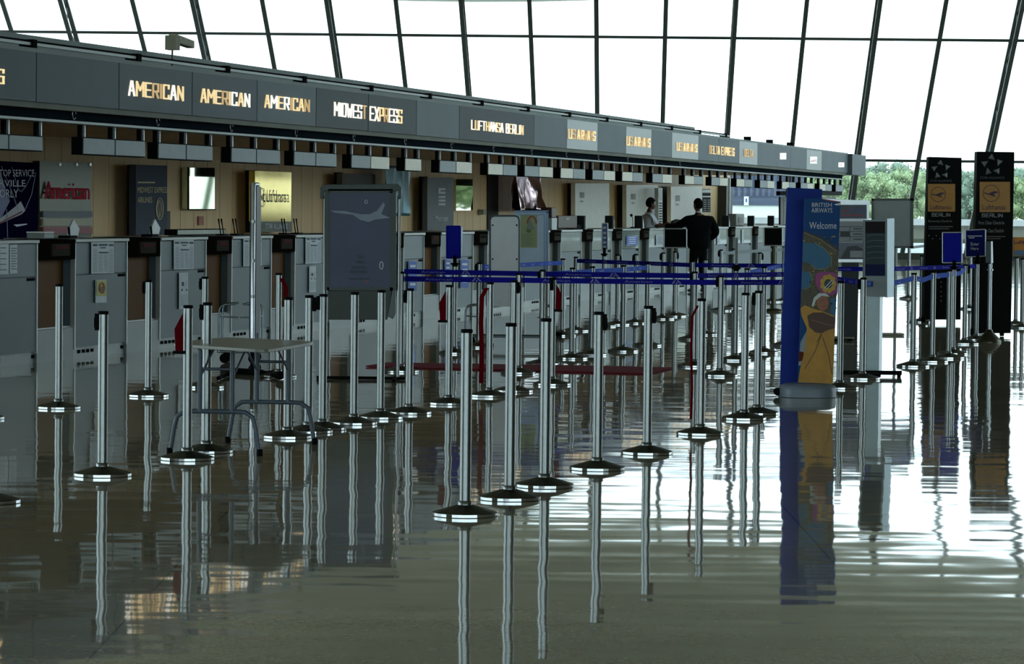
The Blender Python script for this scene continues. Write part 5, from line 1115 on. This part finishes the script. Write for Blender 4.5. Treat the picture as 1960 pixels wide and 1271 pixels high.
def cup(s, t, z, root):
    mb = MB(); mb.stz(s - .2, s + .15, t, t + .2, z + .2, z + .38, mat('leather_brown', (62, 40, 26), .5)); build('brown_bag_top', mb, root, bevel=.02); mb = MB(); mb.stz(s - .2, s + .2, t, t + .2, z, z + .2, mat('device_pale', (170, 176, 178), .4)); build('lower_box', mb, root)
ctr('printer', 1061, .25, 'pale ticket printer with brown bag on top beside the pale blue board', 'printer', cup)
def printer(s, t, z, root):
    mb = MB(); mb.stz(s - .12, s, t, t + .15, z, z + .24, mat('device_dark', (40, 43, 43), .6, spec=.1)); build('body', mb, root, bevel=.01); mb = MB(); mb.prism([W(s, t + .02, z), W(s + .2, t + .02, z), W(s + .12, t + .02, z + .16), W(s, t + .02, z + .22)], CN * .06, mat('device_shiny', (210, 214, 212), .15, .6)); build('ticket_tray', mb, root)
for px, lab in ((1121, 'ticket printer on the counter after the brown case'), (1175, 'ticket printer on the counter behind the narrow blue sign'), (1231, 'ticket printer on the counter in front of the agent'), (1396, 'tall ticket printer on the counter first past the suited man'), (1444, 'tall ticket printer on the counter second past the suited man'), (1482, 'tall ticket printer on the counter behind the further monitor')): ctr('ticket_printer', px, .25, lab, 'printer', printer, 'ticket printers on the counters')
def goose(s, t, z, root):
    mb = MB(); mb.stz(s - .05, s + .05, t - .04, t + .04, z, z + .02, BLACK); build('base', mb, root); mb = MB(); mb.tube([W(s, t, z + .02), W(s, t, z + .14), W(s - .04, t, z + .2), W(s - .12, t, z + .24)], .006, BLACK, n=6); mb.ball(W(s - .15, t, z + .245), .028, BLACK); build('gooseneck', mb, root)
ctr('microphone', 1211, .5, 'small black gooseneck microphone on the counter beside the agent', 'microphone', goose)
def term(s, t, z, root):
    mb = MB(); mb.stz(s - .35, s + .75, t, t + .2, z, z + .28, mat('terminal_grey', (120, 122, 116), .5)); build('body', mb, root, bevel=.02); mb = MB(); mb.stz(s - .1, s + .5, t - .01, t, z + .08, z + .2, mat('terminal_dark', (92, 94, 90), .5)); build('front_plate', mb, root)
ctr('terminal', 1414, .6, 'grey computer terminal on the counter in front of the white outdoor wall', 'computer', term)
# black sign rack near the end
P = CP(1.2); s_, z_ = cp(1500, 400, 1.2); root = thing('flight_board', W(s_, 1.2, 0), 'tall black board with rows of pale marks just before the blue British Airways sign', 'sign')
mb = MB(); P.slab(mb, rect4(1494, 377, 1600, 430), .05, mat('board_black_brown', (34, 32, 28), .5)); P.slab(mb, rect4(1493, 366, 1612, 374), .1, BLACK); build('panel', mb, root)
mb = MB()
for y in range(380, 428, 5):
    for x in (1500, 1506, 1512): P.rect(mb, x, y, x + 2, y + 3, mat('dim_text', (120, 124, 122)), 2)
build('marks', mb, root); mb = MB(); mb.stz(SX(1510, 1.2), SX(1512, 1.2), 1.21, 1.25, 0, z_, BLACK); build('post', mb, root)
# ================================================================== PEOPLE
SKIN = mat('skin_dark', (84, 54, 38), .5); HAIR = mat('hair_black', (10, 8, 7), .9, spec=.1); SHIRT = mat('shirt_white', (196, 200, 208), .7); SUIT = mat('suit_black', (7, 12, 13), .9, spec=.08); TIE = mat('tie_dark', (28, 32, 48), .5); SHOE = mat('shoe_black', (10, 10, 10), .3)
def skin_mesh(name, chains, parent, m, voxel=None, sub=2):
    """chains: lists of (point, radius); point lists share joints when equal"""
    vs = []; es = []; rs = []
    def vid(p, r):
        for i, q in enumerate(vs):
            if (q - Vector(p)).length < 1e-5: return i
        vs.append(Vector(p)); rs.append(r); return len(vs) - 1
    for ch in chains:
        ids = [vid(p, r) for p, r in ch]
        for a, b in zip(ids, ids[1:]): es.append((a, b))
    me = bpy.data.meshes.new(name); off = rootloc(parent); me.from_pydata([tuple(v - off) for v in vs], es, [])
    o = bpy.data.objects.new(name, me); COL.objects.link(o); o.parent = parent; me.materials.append(m)
    o.modifiers.new('skin', 'SKIN')
    me.skin_vertices.new() if len(me.skin_vertices) == 0 else None
    for i, sv in enumerate(me.skin_vertices[0].data):
        r = rs[i]; sv.radius = r if isinstance(r, tuple) else (r, r); sv.use_root = (i == 0)
    sb = o.modifiers.new('smooth', 'SUBSURF'); sb.levels = sub; sb.render_levels = sub
    return o
def figure(label, g, yaw, J, clothed, name='person'):
    """J: joints in the person's own frame (x right hand side, y the way they face, z up)"""
    root = thing(name, (g.x, g.y, 0), label, 'person')
    c, s = math.cos(yaw), math.sin(yaw); X = Vector((c, s, 0)); Y = Vector((-s, c, 0))
    T = lambda p: Vector((g.x, g.y, 0)) + X * p[0] + Y * p[1] + UZ * p[2]
    return root, T, X, Y
def hand(chs, T, wrist, dirv, side, palm, curl=.5):
    """palm + five fingers from the wrist; dirv = direction of the hand, side = thumb side, palm = palm normal"""
    w = Vector(wrist); d = Vector(dirv).normalized(); sd = Vector(side).normalized(); pn = Vector(palm).normalized()
    k = w + d * .085
    chs.append([(T(w), .024), (T(w + d * .04), (.02, .034)), (T(k), (.016, .038))])
    for i, (o, L) in enumerate(((.03, .072), (.01, .08), (-.011, .075), (-.031, .058))):
        b = k + sd * o * .9 + d * .008; m1 = b + d * L * .5 + pn * L * .12 * curl; t = m1 + d * L * .38 + pn * L * .42 * curl
        chs.append([(T(k), (.016, .038)), (T(b), .0095), (T(m1), .0085), (T(t), .007)])
    tb = w + d * .03 + sd * .034; chs.append([(T(w + d * .04), (.02, .034)), (T(tb), .012), (T(tb + sd * .02 + d * .035), .01), (T(tb + sd * .018 + d * .062), .008)])
def head_parts(T, root, c, fw, tilt=0):
    """head with face, ears and short hair; c centre, fw facing vector (own frame)"""
    fw = Vector(fw).normalized(); rt = Vector((fw.y, -fw.x, 0)).normalized(); mb = MB(); i0 = 0; n, k = 24, 18; mi_ = mb.mi(SKIN)
    P_ = lambda a, b, h: T(Vector(c) + rt * a + fw * b + UZ * h)
    def shape(th, ph):
        x = math.sin(th) * math.cos(ph); y = math.sin(th) * math.sin(ph); z = math.cos(th)   # y = face direction
        a = .076 * x; b = .098 * y; h = .122 * z
        if z < 0: a *= 1 - .28 * (-z) ** 1.3; b *= 1 - .1 * (-z); b += .018 * (-z)
        if y > 0:
            f = y * math.exp(-(x / .35) ** 2); b -= .012 * math.exp(-((z - .15) / .12) ** 2) * y * (1 if abs(x) > .15 else .2)      # eye line
            b += .026 * f * math.exp(-((z + .1) / .13) ** 2) * math.exp(-(x / .16) ** 2)                                          # nose
            b += .009 * f * math.exp(-((z + .42) / .08) ** 2); b += .01 * f * math.exp(-((z + .8) / .15) ** 2)                   # lips, chin
        return a, b, h
    for i in range(1, k):
        for j in range(n): mb.v.append(P_(*shape(math.pi * i / k, 2 * math.pi * j / n)))
    t0 = len(mb.v); mb.v += [P_(*shape(0, 0)), P_(*shape(math.pi, 0))]
    for i in range(k - 2):
        for j in range(n): mb.f.append([i * n + j, (i + 1) * n + j, (i + 1) * n + (j + 1) % n, i * n + (j + 1) % n])
    for j in range(n): mb.f.append([t0, j, (j + 1) % n]); mb.f.append([t0 + 1, (k - 2) * n + (j + 1) % n, (k - 2) * n + j])
    mb.m += [mi_] * len(mb.f); mb.smooth += [True] * len(mb.f)
    for sg in (-1, 1): mb.ball(P_(sg * .078, -.008, .0), .026, SKIN, 8, 6, (.45, .8, 1.2))
    for sg in (-1, 1): mb.ball(P_(sg * .031, .078, .02), .0125, WHITE, 8, 6); mb.ball(P_(sg * .031, .0885, .02), .0055, HAIR, 6, 5)
    mb.tube([P_(-.022, .094, -.05), P_(0, .1, -.052), P_(.022, .094, -.05)], [.003, .006, .003], mat('lips', (84, 44, 38), .5), n=6)
    hb = MB(); mh = hb.mi(HAIR); m_, q = 16, 24
    def hs(th, ph):
        a, b, h = shape(th, ph); return a * 1.04, b * 1.05 - .003, h * 1.05 + .003
    idx = {}
    for i in range(0, 17):
        for j in range(q):
            ph = 2 * math.pi * j / q; y = math.sin(ph); lim = .36 * math.pi if y > .35 else (.66 * math.pi if y < -.1 else .52 * math.pi)
            idx[i, j] = len(hb.v); hb.v.append(P_(*hs(max(.02, lim * i / 16), ph)))
    for i in range(16):
        for j in range(q): hb.f.append([idx[i, j], idx[i + 1, j], idx[i + 1, (j + 1) % q], idx[i, (j + 1) % q]]); hb.m.append(mh); hb.smooth.append(True)
    ho = build('hair', hb, root); sd = ho.modifiers.new('thick', 'SOLIDIFY'); sd.thickness = .009; sd.offset = 1
    return mb
def merge_body(root, T, chains, headmb):
    o = skin_mesh('body', chains, root, SKIN, sub=2); dg = bpy.context.evaluated_depsgraph_get(); me = bpy.data.meshes.new_from_object(o.evaluated_get(dg))
    off = rootloc(root); bm = bmesh.new(); bm.from_mesh(me); n0 = len(bm.verts)
    vs = [bm.verts.new(v - off) for v in headmb.v]; bm.verts.ensure_lookup_table()
    while len(me.materials) < 1: me.materials.append(SKIN)
    base = len(me.materials)
    for m in headmb.mats[1:]: me.materials.append(m)
    for f, m_ in zip(headmb.f, headmb.m):
        try: fc = bm.faces.new([vs[i] for i in f]); fc.material_index = 0 if m_ == 0 else base + m_ - 1; fc.smooth = True
        except ValueError: pass
    bm.to_mesh(me); bm.free()
    for p in me.polygons: p.use_smooth = True
    o.modifiers.clear(); o.data = me; return o
# the man in the black suit, seen from behind, leaning his arm on the counter
g = ground(1336, 560); root, T, X, Y = figure('person in black suit seen from behind, arm stretched over the counter', g, math.radians(14), None, None)
ch = []
pel = (0, 0, .98); che = (0, .02, 1.36); nk = (0.0, .03, 1.53); hd = (0, .04, 1.62)
ch.append([(T(pel), .13), (T(che), .14), (T(nk), .055), (T((0, .05, 1.62)), .05)])
Ls = (-.19, .02, 1.45); Le = (-.42, .10, 1.27); Lw = (-.66, .2, 1.3); Rs = (.19, .02, 1.45); Re = (.31, -.05, 1.17); Rw = (.2, .12, 1.03)
ch.append([(T(che), .14), (T(Ls), .055), (T(Le), .042), (T(Lw), .026)]); ch.append([(T(che), .14), (T(Rs), .055), (T(Re), .042), (T(Rw), .026)])
hand(ch, T, Lw, (-1, .35, -.05), (0, .3, 1), (.1, .9, -.2), .8); hand(ch, T, Rw, (-.6, .5, -.5), (0, .6, .6), (-.5, -.4, .2), .7)
Lk = (-.1, .03, .52); Lf = (-.11, -.02, .08); Rk = (.09, .05, .52); Rf = (.12, .05, .08)
ch.append([(T(pel), .13), (T((-.09, 0, .9)), .09), (T(Lk), .058), (T(Lf), .04), (T((-.13, .12, .04)), .035)]); ch.append([(T(pel), .13), (T((.09, 0, .9)), .09), (T(Rk), .058), (T(Rf), .04), (T((.13, .19, .04)), .035)])
merge_body(root, T, ch, head_parts(T, root, (-.005, .06, 1.705), (-.45, 1, 0)))
jk = [[(T((0, 0, .80)), (.255, .19)), (T((0, 0, 1.0)), (.25, .18)), (T((0, .01, 1.2)), (.27, .17)), (T((0, .02, 1.38)), (.29, .15)), (T((0, .03, 1.5)), (.12, .08)), (T((0, .035, 1.545)), (.068, .062))],
      [(T((0, .02, 1.38)), (.29, .15)), (T((-.24, .02, 1.41)), .095), (T(Le), .082), (T((-.64, .19, 1.295)), .056)], [(T((0, .02, 1.38)), (.29, .15)), (T((.25, .02, 1.41)), .1), (T((.35, -.05, 1.17)), .09), (T((.24, .1, 1.04)), .06)]]
skin_mesh('jacket', jk, root, SUIT)
tr = [[(T((0, 0, .95)), (.165, .12)), (T((0, 0, .86)), (.16, .12))], [(T((0, 0, .86)), (.16, .12)), (T((-.09, 0, .76)), .1), (T(Lk), .078), (T((-.11, -.02, .1)), .062)], [(T((0, 0, .86)), (.16, .12)), (T((.09, 0, .76)), .1), (T(Rk), .078), (T((.12, .05, .1)), .062)]]
skin_mesh('trousers', tr, root, SUIT)
mb = MB(); mb.lathe([(.06, 0), (.058, .03)], T((0, .04, 1.56)), SHIRT, 20); build('shirt_collar', mb, root)
for f0, f1 in (((-.11, -.06, .04), (-.14, .17, .035)), ((.12, -.01, .04), (.14, .22, .035))): skin_mesh('shoe', [[(T(f0), .045), (T(((f0[0] + f1[0]) / 2, (f0[1] + f1[1]) / 2, .042)), (.05, .042)), (T(f1), (.045, .03))]], root, SHOE)
# the agent behind the counter, facing right
sA = SX(1239, 1.15, 430); gA = W(sA, 1.15, 0); root, T, X, Y = figure('person in white shirt and dark tie behind the counter, turned to the suited man', gA, math.radians(-72), None, None)
ch = []; ch.append([(T((0, 0, .98)), .13), (T((0, .02, 1.36)), .13), (T((0, .045, 1.54)), .065), (T((0, .065, 1.66)), .06)])
Ls = (-.18, .03, 1.43); Le = (-.24, .2, 1.22); Lw = (-.14, .42, 1.3); Rs = (.18, .03, 1.43); Re = (.25, .16, 1.2); Rw = (.12, .4, 1.29)
for S_, E_, W_, sx in ((Ls, Le, Lw, 1), (Rs, Re, Rw, -1)):
    ch.append([(T((0, .02, 1.36)), .13), (T(S_), .055), (T(E_), .042), (T(W_), .026)]); hand(ch, T, W_, (sx * .2, 1, 0), (sx * .6, 0, .8), (sx * .7, 0, -.7), .9)
Lk = (-.1, .02, .52); Rk = (.1, .02, .52)
for K_, sx in ((Lk, -1), (Rk, 1)): ch.append([(T((0, 0, .98)), .13), (T((sx * .09, 0, .9)), .09), (T(K_), .058), (T((sx * .1, -.02, .08)), .04), (T((sx * .11, .12, .04)), .035)])
merge_body(root, T, ch, head_parts(T, root, (0, .075, 1.725), (0, 1, -.05)))
skin_mesh('shirt', [[(T((0, 0, .95)), (.2, .18)), (T((0, .01, 1.15)), (.22, .185)), (T((0, .02, 1.36)), (.23, .165)), (T((0, .03, 1.48)), (.17, .12)), (T((0, .045, 1.56)), (.08, .078))],
 [(T((0, .02, 1.36)), (.23, .165)), (T((-.19, .03, 1.43)), .1), (T((-.235, .13, 1.3)), .07)], [(T((0, .02, 1.36)), (.23, .165)), (T((.19, .03, 1.43)), .1), (T((.24, .11, 1.28)), .07)]], root, SHIRT)
skin_mesh('trousers', [[(T((0, 0, .99)), (.16, .12)), (T((0, 0, .86)), (.16, .12))], [(T((0, 0, .86)), (.16, .12)), (T((-.09, 0, .76)), .1), (T(Lk), .078), (T((-.1, -.02, .1)), .062)], [(T((0, 0, .86)), (.16, .12)), (T((.09, 0, .76)), .1), (T(Rk), .078), (T((.1, -.02, .1)), .062)]], root, SUIT)
mb = MB(); mb.prism([T((-.012, .12, 1.5)), T((.012, .12, 1.5)), T((.03, .2, 1.3)), T((0, .21, 1.13)), T((-.03, .2, 1.3))], Y * .008, TIE); build('tie', mb, root)
for sx in (-1, 1): skin_mesh('shoe', [[(T((sx * .1, -.07, .04)), .045), (T((sx * .105, .05, .042)), (.05, .042)), (T((sx * .11, .17, .035)), (.045, .03))]], root, SHOE)
# small black bag handed over between them
hb = T((0, .56, 1.29)); mb = MB(); mb.prism([hb - X * .1 + UZ * -.05, hb - X * .1 + Y * .32 + UZ * -.05, hb - X * .1 + Y * .3 + UZ * .07, hb - X * .1 + Y * .1 + UZ * .12, hb - X * .1 + UZ * .08], X * .16, mat('bag_black', (18, 20, 20), .6))
tag(build('handbag', mb, loc=hb, fixn=True), 'small black bag on the counter between agent and suited man', 'bag')
